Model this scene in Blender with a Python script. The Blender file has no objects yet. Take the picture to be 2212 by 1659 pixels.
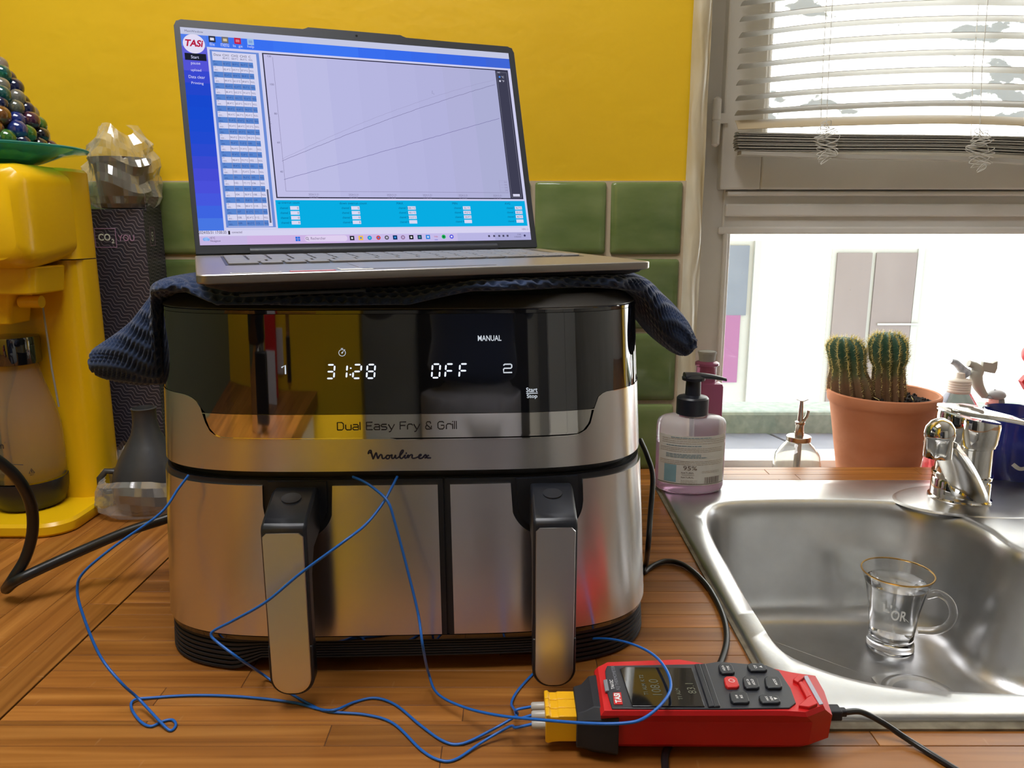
import bpy, bmesh, math, random
import numpy as np
from mathutils import Vector, Matrix, Euler
random.seed(7)
sc = bpy.context.scene
COL = sc.collection
PI = math.pi
def R(d): return math.radians(d)

# ------------------------------------------------------------------ camera, light, exposure
FPX, TH, H = 1650.0, R(11.5), 0.378            # focal length in pixels of the 2212x1659 frame, pitch, height over worktop
cd = bpy.data.cameras.new('camera'); cam = bpy.data.objects.new('camera', cd); COL.objects.link(cam)
cd.sensor_width = 36.0; cd.lens = FPX/2212*36.0; cd.clip_start = 0.01; cd.clip_end = 200
cam.location = (0, 0, H); cam.rotation_euler = (PI/2-TH, 0, 0)
sc.camera = cam
sc.view_settings.view_transform = 'Standard'; sc.view_settings.look = 'None'
sc.view_settings.exposure = 0.0; sc.view_settings.gamma = 1.0; sc.view_settings.use_curve_mapping = False
w = bpy.data.worlds.new('sky'); sc.world = w; w.use_nodes = True
bg = w.node_tree.nodes['Background']; bg.inputs[0].default_value = (0.86, 0.93, 1.0, 1); bg.inputs[1].default_value = 6.0
sl = bpy.data.lights.new('sun', 'SUN'); sl.energy = 8.0; sl.angle = R(2); sl.color = (1.0, 0.96, 0.9)
so = bpy.data.objects.new('sun', sl); COL.objects.link(so); so.rotation_euler = (R(52), 0, R(-18))
def area(name, loc, rot, sx, sy, power, color, spread=180):
    l = bpy.data.lights.new(name, 'AREA'); l.shape = 'RECTANGLE'; l.size = sx; l.size_y = sy; l.energy = power; l.color = color; l.spread = R(spread)
    o = bpy.data.objects.new(name, l); COL.objects.link(o); o.location = loc; o.rotation_euler = rot
    return o
area('ceiling_light', (-0.35, 0.40, 1.57), (0, 0, 0), 0.9, 0.6, 21.0, (0.97, 0.97, 1.0))
po = area('window_portal', (1.0, 1.44, 0.6), (R(-90), 0, 0), 1.4, 1.3, 1.0, (1, 1, 1)); po.data.cycles.is_portal = True   # sampling portal only, gives no light

def ray(px, py):
    a = (px-1106)/FPX; b = -(py-829.5)/FPX
    return np.array([a, math.cos(TH)+b*math.sin(TH), -math.sin(TH)+b*math.cos(TH)])
C0 = np.array([0, 0, H])
def G(px, py, z=0.0): r = ray(px, py); return C0+r*((z-H)/r[2])
def Yp(px, py, Y): r = ray(px, py); return C0+r*(Y/r[1])

# ------------------------------------------------------------------ materials
def nt(m): return m.node_tree.nodes, m.node_tree.links
def mat(name, col, rough=0.5, metal=0.0, ior=1.5, trans=0.0, coat=0.0, var=None, vscale=(10,10,10), vdetail=4, bump=0.0, bscale=(50,50,50), bdist=0.001, emis=None, estr=1.0, aniso=0.0, sheen=0.0, rand=0.0, alpha=1.0, sss=0.0):
    m = bpy.data.materials.new(name); m.use_nodes = True
    N, L = nt(m); p = N['Principled BSDF']
    p.inputs['Base Color'].default_value = (*col, 1); p.inputs['Roughness'].default_value = rough
    p.inputs['Metallic'].default_value = metal; p.inputs['IOR'].default_value = ior
    p.inputs['Transmission Weight'].default_value = trans; p.inputs['Coat Weight'].default_value = coat
    p.inputs['Coat Roughness'].default_value = 0.08; p.inputs['Sheen Weight'].default_value = sheen
    p.inputs['Alpha'].default_value = alpha
    if sss: p.inputs['Subsurface Weight'].default_value = sss; p.inputs['Subsurface Scale'].default_value = 0.01
    if emis: p.inputs['Emission Color'].default_value = (*emis, 1); p.inputs['Emission Strength'].default_value = estr
    tc = None
    def coords(scale):
        t = N.new('ShaderNodeTexCoord'); mp = N.new('ShaderNodeMapping'); mp.inputs['Scale'].default_value = scale
        L.new(t.outputs['Object'], mp.inputs['Vector'])
        if rand:
            oi = N.new('ShaderNodeObjectInfo'); ml = N.new('ShaderNodeMath'); ml.operation = 'MULTIPLY'; ml.inputs[1].default_value = 37.0
            L.new(oi.outputs['Random'], ml.inputs[0]); L.new(ml.outputs[0], mp.inputs['Location'])
        return mp
    if var:
        mp = coords(vscale); n = N.new('ShaderNodeTexNoise'); n.inputs['Scale'].default_value = 1; n.inputs['Detail'].default_value = vdetail
        L.new(mp.outputs[0], n.inputs['Vector'])
        cr = N.new('ShaderNodeValToRGB'); e = cr.color_ramp.elements
        e[0].position = 0.32; e[0].color = (*col, 1); e[1].position = 0.68; e[1].color = (*var, 1)
        L.new(n.outputs[0], cr.inputs[0]); out = cr.outputs[0]
        if rand:
            oi = N.new('ShaderNodeObjectInfo'); mr = N.new('ShaderNodeMapRange'); mr.inputs[3].default_value = 1-rand; mr.inputs[4].default_value = 1+rand
            L.new(oi.outputs['Random'], mr.inputs[0])
            hs = N.new('ShaderNodeHueSaturation'); L.new(out, hs.inputs['Color']); L.new(mr.outputs[0], hs.inputs['Value']); out = hs.outputs[0]
        L.new(out, p.inputs['Base Color'])
    if bump:
        mp = coords(bscale); n = N.new('ShaderNodeTexNoise'); n.inputs['Scale'].default_value = 1; n.inputs['Detail'].default_value = 3
        L.new(mp.outputs[0], n.inputs['Vector']); b = N.new('ShaderNodeBump'); b.inputs['Strength'].default_value = bump; b.inputs['Distance'].default_value = bdist
        L.new(n.outputs[0], b.inputs['Height']); L.new(b.outputs[0], p.inputs['Normal'])
    if aniso:
        t = N.new('ShaderNodeTangent'); t.direction_type = 'RADIAL'; t.axis = 'Z'
        p.inputs['Anisotropic'].default_value = abs(aniso); p.inputs['Anisotropic Rotation'].default_value = 0.0 if aniso > 0 else 0.25
        L.new(t.outputs[0], p.inputs['Tangent'])
    return m
def lin(r, g, b):
    f = lambda c: (c/255/12.92 if c/255 <= .04045 else ((c/255+.055)/1.055)**2.4)
    return (f(r), f(g), f(b))
_em = {}
def em(r, g, b, s=1.0):
    k = (r, g, b, s)
    if k not in _em:
        m = bpy.data.materials.new('display_light'); m.use_nodes = True; N, L = nt(m); N.remove(N['Principled BSDF'])
        e = N.new('ShaderNodeEmission'); e.inputs[0].default_value = (*lin(r, g, b), 1); e.inputs[1].default_value = s
        L.new(e.outputs[0], N['Material Output'].inputs[0]); _em[k] = m
    return _em[k]

M = {}
M['yellow_wall'] = mat('yellow_wall_paint', (0.82, 0.515, 0.012), 0.38, var=(0.74, 0.445, 0.010), vscale=(2.5, 2.5, 2.5), bump=0.35, bscale=(14, 14, 22), bdist=0.004)
M['white_paint'] = mat('white_gloss_paint', (0.74, 0.71, 0.66), 0.3, var=(0.66, 0.63, 0.58), vscale=(5, 5, 5), bump=0.15, bscale=(25, 25, 60), bdist=0.002)
M['cream_trim'] = mat('worn_cream_plaster', (0.72, 0.66, 0.52), 0.5, var=(0.50, 0.40, 0.22), vscale=(14, 14, 7), bump=0.5, bscale=(60, 60, 20), bdist=0.003)
M['grout'] = mat('beige_grout', (0.50, 0.40, 0.27), 0.9, bump=0.4, bscale=(200, 200, 200))
M['tile'] = mat('green_zellige_glaze', (0.095, 0.145, 0.038), 0.12, var=(0.19, 0.235, 0.085), vscale=(9, 9, 20), bump=0.35, bscale=(18, 18, 30), bdist=0.003, rand=0.22)
M['ceiling'] = mat('white_ceiling', (0.8, 0.79, 0.76), 0.8)
M['floor'] = mat('grey_floor', (0.18, 0.16, 0.14), 0.5)
def wood(name, c1, c2, c3, rnd=0.28):
    m = bpy.data.materials.new(name); m.use_nodes = True; N, L = nt(m); p = N['Principled BSDF']
    t = N.new('ShaderNodeTexCoord'); mp = N.new('ShaderNodeMapping'); mp.inputs['Scale'].default_value = (2.2, 60, 60)
    oi = N.new('ShaderNodeObjectInfo'); ml = N.new('ShaderNodeMath'); ml.operation = 'MULTIPLY'; ml.inputs[1].default_value = 91
    L.new(oi.outputs['Random'], ml.inputs[0]); L.new(ml.outputs[0], mp.inputs['Location']); L.new(t.outputs['Object'], mp.inputs['Vector'])
    n = N.new('ShaderNodeTexNoise'); n.inputs['Scale'].default_value = 1.6; n.inputs['Detail'].default_value = 6; n.inputs['Distortion'].default_value = 0.6
    L.new(mp.outputs[0], n.inputs['Vector'])
    cr = N.new('ShaderNodeValToRGB'); e = cr.color_ramp.elements; e[0].position = 0.25; e[0].color = (*c1, 1); e[1].position = 0.75; e[1].color = (*c3, 1)
    x = e.new(0.5); x.color = (*c2, 1); L.new(n.outputs[0], cr.inputs[0])
    mr = N.new('ShaderNodeMapRange'); mr.inputs[3].default_value = 1-rnd; mr.inputs[4].default_value = 1+rnd; L.new(oi.outputs['Random'], mr.inputs[0])
    hs = N.new('ShaderNodeHueSaturation'); L.new(cr.outputs[0], hs.inputs['Color']); L.new(mr.outputs[0], hs.inputs['Value'])
    # small knife scratches, pale
    mp2 = N.new('ShaderNodeMapping'); mp2.inputs['Scale'].default_value = (30, 7, 30); mp2.inputs['Rotation'].default_value = (0, 0, 0.7); L.new(t.outputs['Object'], mp2.inputs['Vector'])
    n2 = N.new('ShaderNodeTexNoise'); n2.inputs['Scale'].default_value = 3; n2.inputs['Detail'].default_value = 2; L.new(mp2.outputs[0], n2.inputs['Vector'])
    c2r = N.new('ShaderNodeValToRGB'); q = c2r.color_ramp.elements; q[0].position = 0.70; q[0].color = (0, 0, 0, 1); q[1].position = 0.78; q[1].color = (0.35, 0.35, 0.35, 1); L.new(n2.outputs[0], c2r.inputs[0])
    mx = N.new('ShaderNodeMix'); mx.data_type = 'RGBA'; L.new(c2r.outputs[0], mx.inputs['Factor']); L.new(hs.outputs[0], mx.inputs['A']); mx.inputs['B'].default_value = (0.6, 0.36, 0.16, 1)
    L.new(mx.outputs['Result'], p.inputs['Base Color'])
    p.inputs['Roughness'].default_value = 0.36
    b = N.new('ShaderNodeBump'); b.inputs['Strength'].default_value = 0.12; b.inputs['Distance'].default_value = 0.001; L.new(n.outputs[0], b.inputs['Height']); L.new(b.outputs[0], p.inputs['Normal'])
    return m
M['wood'] = wood('oiled_beech_staves', (0.19, 0.062, 0.010), (0.32, 0.118, 0.021), (0.44, 0.185, 0.040))
M['wood_joint'] = mat('dark_glue_joint', (0.07, 0.028, 0.01), 0.7)
M['steel'] = mat('brushed_steel', (0.74, 0.72, 0.71), 0.26, 1.0, aniso=-0.85, bump=0.05, bscale=(6, 6, 2500), bdist=0.0003)
M['steel_cover'] = mat('brushed_handle_steel', (0.74, 0.73, 0.73), 0.34, 1.0, aniso=-0.6, bump=0.08, bscale=(1500, 6, 6), bdist=0.0003)
M['chrome'] = mat('polished_chrome', (0.80, 0.79, 0.77), 0.04, 1.0)
M['sink_steel'] = mat('satin_sink_steel', (0.62, 0.62, 0.62), 0.33, 1.0, var=(0.54, 0.54, 0.54), vscale=(20, 20, 20), bump=0.15, bscale=(420, 420, 420), bdist=0.0004)
M['black_gloss'] = mat('glossy_black_panel', (0.004, 0.005, 0.010), 0.03, ior=2.1)
M['black_plastic'] = mat('satin_black_plastic', (0.012, 0.014, 0.020), 0.35)
M['black_matte'] = mat('matte_black_plastic', (0.012, 0.013, 0.018), 0.6)
M['lid_plastic'] = mat('black_textured_lid', (0.035, 0.032, 0.028), 0.32, bump=0.1, bscale=(900, 900, 900))
M['navy_cotton'] = mat('navy_cotton', (0.010, 0.024, 0.070), 0.95, sheen=0.25, var=(0.015, 0.036, 0.100), vscale=(300, 300, 300))
M['laptop_silver'] = mat('silver_laptop_shell', (0.42, 0.40, 0.38), 0.36, 0.85, bump=0.03, bscale=(900, 900, 900))
M['laptop_dark'] = mat('dark_bezel', (0.030, 0.034, 0.042), 0.4)
M['key'] = mat('grey_key', (0.20, 0.20, 0.21), 0.45)
M['red_plastic'] = mat('red_plastic', (0.62, 0.012, 0.014), 0.42, bump=0.05, bscale=(900, 900, 900))
M['red_dark'] = mat('red_panel_print', (0.60, 0.02, 0.02), 0.35)
M['yellow_plastic'] = mat('yellow_connector', (0.85, 0.44, 0.006), 0.3)
M['soda_yellow'] = mat('glossy_yellow_plastic', (0.83, 0.50, 0.006), 0.22)
M['blue_wire'] = mat('blue_wire_insulation', (0.012, 0.13, 0.52), 0.35)
M['clear_sleeve'] = mat('milky_sleeve', (0.62, 0.60, 0.55), 0.3, trans=0.3)
M['black_rubber'] = mat('black_cable_rubber', (0.012, 0.012, 0.013), 0.33)
M['terracotta'] = mat('terracotta', (0.58, 0.235, 0.115), 0.85, var=(0.50, 0.18, 0.075), vscale=(16, 16, 24), bump=0.25, bscale=(120, 120, 120), bdist=0.0008)
M['soil'] = mat('dark_potting_soil', (0.020, 0.013, 0.010), 0.95)
M['cactus'] = mat('cactus_skin', (0.050, 0.13, 0.055), 0.6, var=(0.12, 0.13, 0.045), vscale=(18, 18, 25))
def cactus_mat():
    m = M['cactus']; N, L = nt(m); p = N['Principled BSDF']; t = N.new('ShaderNodeTexCoord'); s = N.new('ShaderNodeSeparateXYZ'); L.new(t.outputs['Generated'], s.inputs[0])
    n = N.new('ShaderNodeTexNoise'); n.inputs['Scale'].default_value = 5; n.inputs['Detail'].default_value = 5; L.new(t.outputs['Generated'], n.inputs['Vector'])
    a = N.new('ShaderNodeMath'); a.operation = 'MULTIPLY_ADD'; a.inputs[1].default_value = .55; L.new(n.outputs[0], a.inputs[0]); L.new(s.outputs[2], a.inputs[2])
    cr = N.new('ShaderNodeValToRGB'); e = cr.color_ramp.elements; e[0].position = .55; e[0].color = (.20, .11, .055, 1); e[1].position = 1.0; e[1].color = (.035, .095, .055, 1)
    x = e.new(.78); x.color = (.11, .12, .045, 1); L.new(a.outputs[0], cr.inputs[0]); L.new(cr.outputs[0], p.inputs['Base Color'])
cactus_mat()
M['cork_skin'] = mat('corky_cactus_skin', (0.26, 0.14, 0.07), 0.8, var=(0.11, 0.11, 0.04), vscale=(30, 30, 30))
M['spine'] = mat('pale_yellow_spines', (0.85, 0.72, 0.30), 0.5)
M['mister_glass'] = mat('faintly_milky_glass', (.90, .90, .86), .05, ior=1.42, trans=.9)
M['glass'] = mat('clear_glass', (1, 1, 1), 0.0, ior=1.45, trans=1.0)
M['gold'] = mat('gold_rim', (0.85, 0.52, 0.16), 0.2, 1.0)
M['white_print'] = em(225, 228, 230)
M['dark_print'] = mat('dark_print', (0.012, 0.010, 0.02), 0.5)
M['white_ink'] = mat('white_ink', (0.75, 0.75, 0.75), 0.5)
M['green_ink'] = mat('pale_lettering', (0.70, 0.72, 0.60), 0.5)

# ------------------------------------------------------------------ object helpers
class MB:
    def __init__(s): s.v = []; s.f = []; s.m = []
    def add(s, vs, fs, mi=0):
        o = len(s.v); s.v += [tuple(map(float, v)) for v in vs]; s.f += [tuple(i+o for i in f) for f in fs]; s.m += [mi]*len(fs); return s
    def box(s, a, b, mi=0, T=None):
        (x0, y0, z0), (x1, y1, z1) = a, b
        vs = [(x0,y0,z0),(x1,y0,z0),(x1,y1,z0),(x0,y1,z0),(x0,y0,z1),(x1,y0,z1),(x1,y1,z1),(x0,y1,z1)]
        if T: vs = [T(*v) for v in vs]
        return s.add(vs, [(0,3,2,1),(4,5,6,7),(0,1,5,4),(1,2,6,5),(2,3,7,6),(3,0,4,7)], mi)
    def loft(s, rings, mi=0, cap0=True, cap1=True, closed=True):
        n = len(rings[0]); vs = [p for r in rings for p in r]; fs = []
        for k in range(len(rings)-1):
            for i in range(n if closed else n-1):
                j = (i+1) % n; fs.append((k*n+i, k*n+j, (k+1)*n+j, (k+1)*n+i))
        if cap0: fs.append(tuple(reversed(range(n))))
        if cap1: fs.append(tuple(range((len(rings)-1)*n, len(rings)*n)))
        return s.add(vs, fs, mi)
    def lathe(s, prof, n=32, c=(0,0,0), mi=0, cap0=True, cap1=True, sx=1, sy=1):
        rings = [[(c[0]+r*sx*math.cos(2*PI*i/n), c[1]+r*sy*math.sin(2*PI*i/n), c[2]+z) for i in range(n)] for r, z in prof]
        return s.loft(rings, mi, cap0, cap1)
    def tube(s, pts, r, n=8, mi=0, caps=True):
        P = [Vector(p) for p in pts]; rings = []; up = None
        for i, p in enumerate(P):
            d = (P[min(i+1, len(P)-1)]-P[max(i-1, 0)])
            if d.length < 1e-9: d = Vector((0, 0, 1))
            d.normalize()
            if up is None: up = Vector((0, 0, 1)) if abs(d.z) < .9 else Vector((1, 0, 0))
            a = d.cross(up); a = a.normalized() if a.length > 1e-6 else Vector((1, 0, 0)); b = a.cross(d).normalized(); up = b
            rr = r[i] if isinstance(r, (list, tuple)) else r
            rings.append([tuple(p+a*(rr*math.cos(2*PI*k/n))+b*(rr*math.sin(2*PI*k/n))) for k in range(n)])
        return s.loft([list(reversed(q)) for q in rings], mi, caps, caps)
    def prism(s, poly, z0, z1, mi=0, T=None):
        n = len(poly); T = T or (lambda x, y, z: (x, y, z))
        return s.loft([[T(x, y, z0) for x, y in poly], [T(x, y, z1) for x, y in poly]], mi)
    def grid(s, f, nu, nv, mi=0):
        vs = [f(i/nu, j/nv) for j in range(nv+1) for i in range(nu+1)]
        fs = [(j*(nu+1)+i, j*(nu+1)+i+1, (j+1)*(nu+1)+i+1, (j+1)*(nu+1)+i) for j in range(nv) for i in range(nu)]
        return s.add(vs, fs, mi)
    def quad(s, a, b, c, d, mi=0): return s.add([a, b, c, d], [(0, 1, 2, 3)], mi)
    def sphere(s, c, r, n=16, m=10, mi=0, sc3=(1,1,1)):
        prof = [(max(1e-5, math.sin(PI*k/m)), -math.cos(PI*k/m)) for k in range(m+1)]
        rings = [[(c[0]+q*r*sc3[0]*math.cos(2*PI*i/n), c[1]+q*r*sc3[1]*math.sin(2*PI*i/n), c[2]+z*r*sc3[2]) for i in range(n)] for q, z in prof]
        return s.loft(rings, mi)
    def build(s, name, m, parent=None, smooth=40, bevel=0, bseg=2, sub=0, solid=0, label=None, loc=None, kind=None):
        me = bpy.data.meshes.new(name); me.from_pydata(s.v, [], s.f)
        for x in (m if isinstance(m, (list, tuple)) else [m]): me.materials.append(x)
        if isinstance(m, (list, tuple)): me.polygons.foreach_set('material_index', s.m)
        if smooth: me.polygons.foreach_set('use_smooth', [True]*len(me.polygons))
        me.validate(); me.update()
        if smooth and smooth < 180: me.set_sharp_from_angle(angle=R(smooth))
        o = bpy.data.objects.new(name, me); COL.objects.link(o)
        if loc: o.location = loc
        if parent: o.parent = parent
        if solid: q = o.modifiers.new('solid', 'SOLIDIFY'); q.thickness = solid; q.offset = -1
        if bevel: q = o.modifiers.new('bevel', 'BEVEL'); q.width = bevel; q.segments = bseg; q.limit_method = 'ANGLE'; q.angle_limit = R(35); q.harden_normals = False
        if sub: q = o.modifiers.new('sub', 'SUBSURF'); q.levels = q.render_levels = sub
        if label: o['label'] = label
        if kind: o['kind'] = kind
        return o
def tag(o, label, cat, group=None):
    o['label'] = label; o['category'] = cat
    if group: o['group'] = group
    return o
def thing(name, label, cat, loc=(0,0,0), rotz=0, group=None):
    o = bpy.data.objects.new(name, None); COL.objects.link(o); o.location = tuple(map(float, loc)); o.rotation_euler = (0, 0, rotz); o.empty_display_size = 0.05
    return tag(o, label, cat, group)
def struct(o): o['kind'] = 'structure'; return o
def rrect(x0, y0, x1, y1, r, n=6):
    out = []
    for cx, cy, a0 in ((x1-r, y0+r, -90), (x1-r, y1-r, 0), (x0+r, y1-r, 90), (x0+r, y0+r, 180)):
        for k in range(n+1):
            a = R(a0+90*k/n); out.append((cx+r*math.cos(a), cy+r*math.sin(a)))
    return out
def spline(pts, n=8):
    P = [np.array(p, float) for p in pts]; P = [2*P[0]-P[1]]+P+[2*P[-1]-P[-2]]; out = []
    for i in range(1, len(P)-2):
        for k in range(n):
            t = k/n; a, b, c, d = P[i-1], P[i], P[i+1], P[i+2]
            out.append(0.5*((2*b)+(-a+c)*t+(2*a-5*b+4*c-d)*t*t+(-a+3*b-3*c+d)*t**3))
    out.append(P[-2]); return [tuple(p) for p in out]
_tc = {}
def textgeo(body, spacing=1.0, bold=0.0):
    """triangulated flat lettering: verts (x, y) in em units of cap height ~0.7, faces"""
    k = (body, spacing, bold)
    if k in _tc: return _tc[k]
    c = bpy.data.curves.new('lettering', 'FONT'); c.body = body; c.size = 1.0; c.space_character = spacing; c.offset = bold; c.resolution_u = 3
    o = bpy.data.objects.new('lettering', c); COL.objects.link(o)
    dg = bpy.context.evaluated_depsgraph_get(); me = bpy.data.meshes.new_from_object(o.evaluated_get(dg))
    vs = [(v.co.x, v.co.y) for v in me.vertices]; fs = [tuple(p.vertices) for p in me.polygons]
    bpy.data.objects.remove(o); bpy.data.curves.remove(c); bpy.data.meshes.remove(me)
    _tc[k] = (vs, fs); return _tc[k]
def text(mb, body, x0, y0, x1, y1, T, mi=0, spacing=1.0, bold=0.0, shear=0.0, keep=False):
    """fit lettering into the box (x0,y0)-(x1,y1), T maps (x, y) to 3D"""
    vs, fs = textgeo(body, spacing, bold)
    if not vs: return
    xs = [v[0] for v in vs]; ys = [v[1] for v in vs]; ax, bx, ay, by = min(xs), max(xs), min(ys), max(ys)
    sy = (y1-y0)/(by-ay); sx = (x1-x0)/(bx-ax) if not keep else sy
    mb.add([T(x0+(v[0]-ax)*sx+shear*(v[1]-ay)*sy, y0+(v[1]-ay)*sy) for v in vs], fs, mi)
def ribbon(mb, pts, w, T, mi=0, closed=False):
    P = [Vector(p) for p in pts]; n = len(P); L_, R_ = [], []
    for i, p in enumerate(P):
        d = (P[(i+1) % n if closed else min(i+1, n-1)]-P[(i-1) % n if closed else max(i-1, 0)]); d.normalize(); q = Vector((-d.y, d.x))*w/2
        L_.append(p+q); R_.append(p-q)
    vs = [T(*p) for p in L_]+[T(*p) for p in R_]
    fs = [(i, n+i, n+(i+1) % n, (i+1) % n) for i in range(n if closed else n-1)]
    mb.add(vs, fs, mi)
def circ(cx, cy, r, n=20, a0=0, a1=360): return [(cx+r*math.cos(R(a0+(a1-a0)*k/n)), cy+r*math.sin(R(a0+(a1-a0)*k/n))) for k in range(n+(0 if a1-a0 == 360 else 1))]

# ================================================================== SETTING
WY, FY, GY, XO = 1.184, 1.36, 1.43, 0.283      # wall plane, window frame front, glass, left edge of window opening
SILL = -0.058
TT = 0.450                                      # top of the tiled splashback
b = MB()
b.box((-1.15, WY, -0.9), (XO, WY+0.30, 6.0), 0); b.box((XO, WY, -0.9), (1.75, WY+0.30, SILL), 1)
b.box((XO, WY, 1.35), (1.75, WY+0.30, 6.0), 0); b.box((1.75, WY, -0.9), (2.3, WY+0.30, 6.0), 0)  # wall carried on unseen above the ceiling, added to shade the outside ledge
wall_back = struct(b.build('wall_back', [M['yellow_wall'], M['white_paint']], smooth=0))
g = MB(); g.box((-1.15, WY-0.005, -0.03), (0.268, WY+0.001, TT-0.002)); g.build('grout_bed', M['grout'], wall_back, smooth=0)
P_ = 0.1137; TS = 0.1065
tile_meshes = []
for k in range(4):
    t = MB(); rg = lambda inset, y: [(x, y, z) for x, z in rrect(-TS/2+inset, -TS/2+inset, TS/2-inset, TS/2-inset, 0.004, 2)]
    wv = [random.uniform(-.0006, .0006) for _ in range(4)]
    rr = [rg(0, 0), rg(0.0003, -0.0055), rg(0.003, -0.0078), rg(0.010, -0.0088)]
    rr = [[(x, y+(wv[0]*x/TS*2+wv[1]*z/TS*2 if y < -.001 else 0), z) for x, y, z in r] for r in rr]
    t.loft(rr); o = t.build('tile', M['tile'], wall_back, smooth=60); tile_meshes.append(o.data); bpy.data.objects.remove(o)
for r in range(4):
    for c in range(12):
        o = bpy.data.objects.new('tile', random.choice(tile_meshes)); COL.objects.link(o); o.parent = wall_back
        o.location = (0.2615-0.003-P_*(c+.5)+random.uniform(-.0008, .0008), WY-0.003, TT-P_*(r+.5)+random.uniform(-.0008, .0008))
        o.rotation_euler = (R(random.uniform(-.35, .35)), R(random.uniform(-.25, .25)), R(random.uniform(-.35, .35)))
# painted, worn plaster strip beside the window
b = MB(); n = 60
def trimf(u, v):
    z = -0.02+v*1.62; wob = 0.0025*math.sin(z*21)+0.0015*math.sin(z*53+1)
    x = 0.2600+(XO-0.2600)*u+(wob if .9 > u > .1 else 0)*0.8
    y = WY-0.004-0.012*math.sin(PI*min(1, u*1.15))**0.7-0.0015*math.sin(z*37+u*9)
    return (x+(0.004*u), y, z)
b.grid(trimf, 12, 90); b.add([trimf(1, j/90) for j in range(91)]+[(XO+0.004, WY+0.29, -0.02+j/90*1.62) for j in range(91)], [(j, 91+j, 92+j, j+1) for j in range(90)])
struct(b.build('trim_1', M['cream_trim'], smooth=60))
M['sage_wall'] = mat('sage_green_wall_paint', (.17, .20, .12), .5)
# other walls, floor, ceiling
for nm, a, c, m in (('wall_left', (-1.15, -2.1, -0.9), (-1.10, WY, 1.6), 'sage_wall'), ('wall_right', (2.25, -2.1, -0.9), (2.30, WY, 1.6), 'white_paint'),
                    ('wall_front', (-1.15, -2.15, -0.9), (2.3, -2.1, 1.6), 'white_paint'), ('ceiling', (-1.15, -2.15, 1.6), (2.3, WY, 1.65), 'ceiling'), ('floor', (-1.15, -2.15, -0.95), (2.3, WY, -0.9), 'floor')):
    b = MB(); b.box(a, c); struct(b.build(nm, M[m], smooth=0))
# ---- window
def XZ(px, py, Y): p = Yp(px, py, Y); return p[0], p[2]
wr = 1.72
win = MB(); win.box((0.29, FY, SILL), (XZ(1568, 700, FY)[0], FY+0.07, 1.35)); win.box((wr, FY, SILL), (1.75, FY+0.07, 1.35)); win.box((0.29, FY, 1.30), (1.75, FY+0.07, 1.35))
win.box((0.29, FY, SILL-0.001), (wr, FY+0.07, XZ(1700, 994, FY)[1]))
zt = XZ(1700, 500, FY)[1]; zg = XZ(1700, 405, FY)[1]
win.box((XZ(1560, 450, FY)[0], FY-0.004, zt), (wr, FY+0.07, zg))
window = struct(win.build('window_1', M['white_paint'], smooth=0, bevel=0.003))
m_ = MB(); xs0 = XZ(1562, 480, FY)[0]
m_.box((xs0, FY-0.012, XZ(1700, 468, FY)[1]), (wr, FY, XZ(1700, 441, FY)[1]))            # transom mouldings
m_.box((xs0, FY-0.018, XZ(1700, 424, FY)[1]), (wr, FY, XZ(1700, 414, FY)[1]))
m_.box((XZ(1550, 700, FY)[0], FY-0.009, SILL+0.02), (XZ(1560, 700, FY)[0], FY, zt))
m_.box((XZ(1550, 480, FY)[0], FY-0.009, XZ(1700, 506, FY)[1]), (wr, FY, XZ(1700, 490, FY)[1]))
m_.build('moulding', M['white_paint'], window, smooth=0, bevel=0.003)
# upper sash
s_ = MB(); SY = FY-0.022; xl = XZ(1566, 200, SY)[0]; xi = XZ(1655, 200, SY)[0]; zb = XZ(1700, 409, SY)[1]; zr = XZ(1700, 300, SY)[1]
s_.box((xl, SY, zb), (xi, FY+0.02, 1.29)); s_.box((xi, SY, zb), (wr, FY+0.02, zr)); s_.box((wr-.06, SY, zr), (wr, FY+0.02, 1.29))
s_.box((xi, SY+0.012, zr), (xi+0.009, FY+0.02, 1.29)); s_.box((xi, SY+0.022, zr), (xi+0.014, FY+0.02, 1.29))
s_.build('sash', M['white_paint'], window, smooth=0, bevel=0.003)
hx, hz = XZ(1549, 265, SY-0.01); h = MB()
zA, zB, zC = XZ(1549, 210, SY)[1], XZ(1549, 262, SY)[1], XZ(1549, 318, SY)[1]
h.lathe([(0.002, zC), (0.007, zC+0.004), (0.0075, zB-0.002), (0.0065, zB-0.001), (0.0065, zB+0.001), (0.0075, zB+0.002), (0.0072, zA-0.004), (0.002, zA)], 16, (hx, SY-0.004, 0))
h.box((hx, SY-0.006, zB-.004), (xl+0.006, SY+0.004, zB+0.012)); h.build('hinge', M['white_paint'], window, bevel=0)
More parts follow.
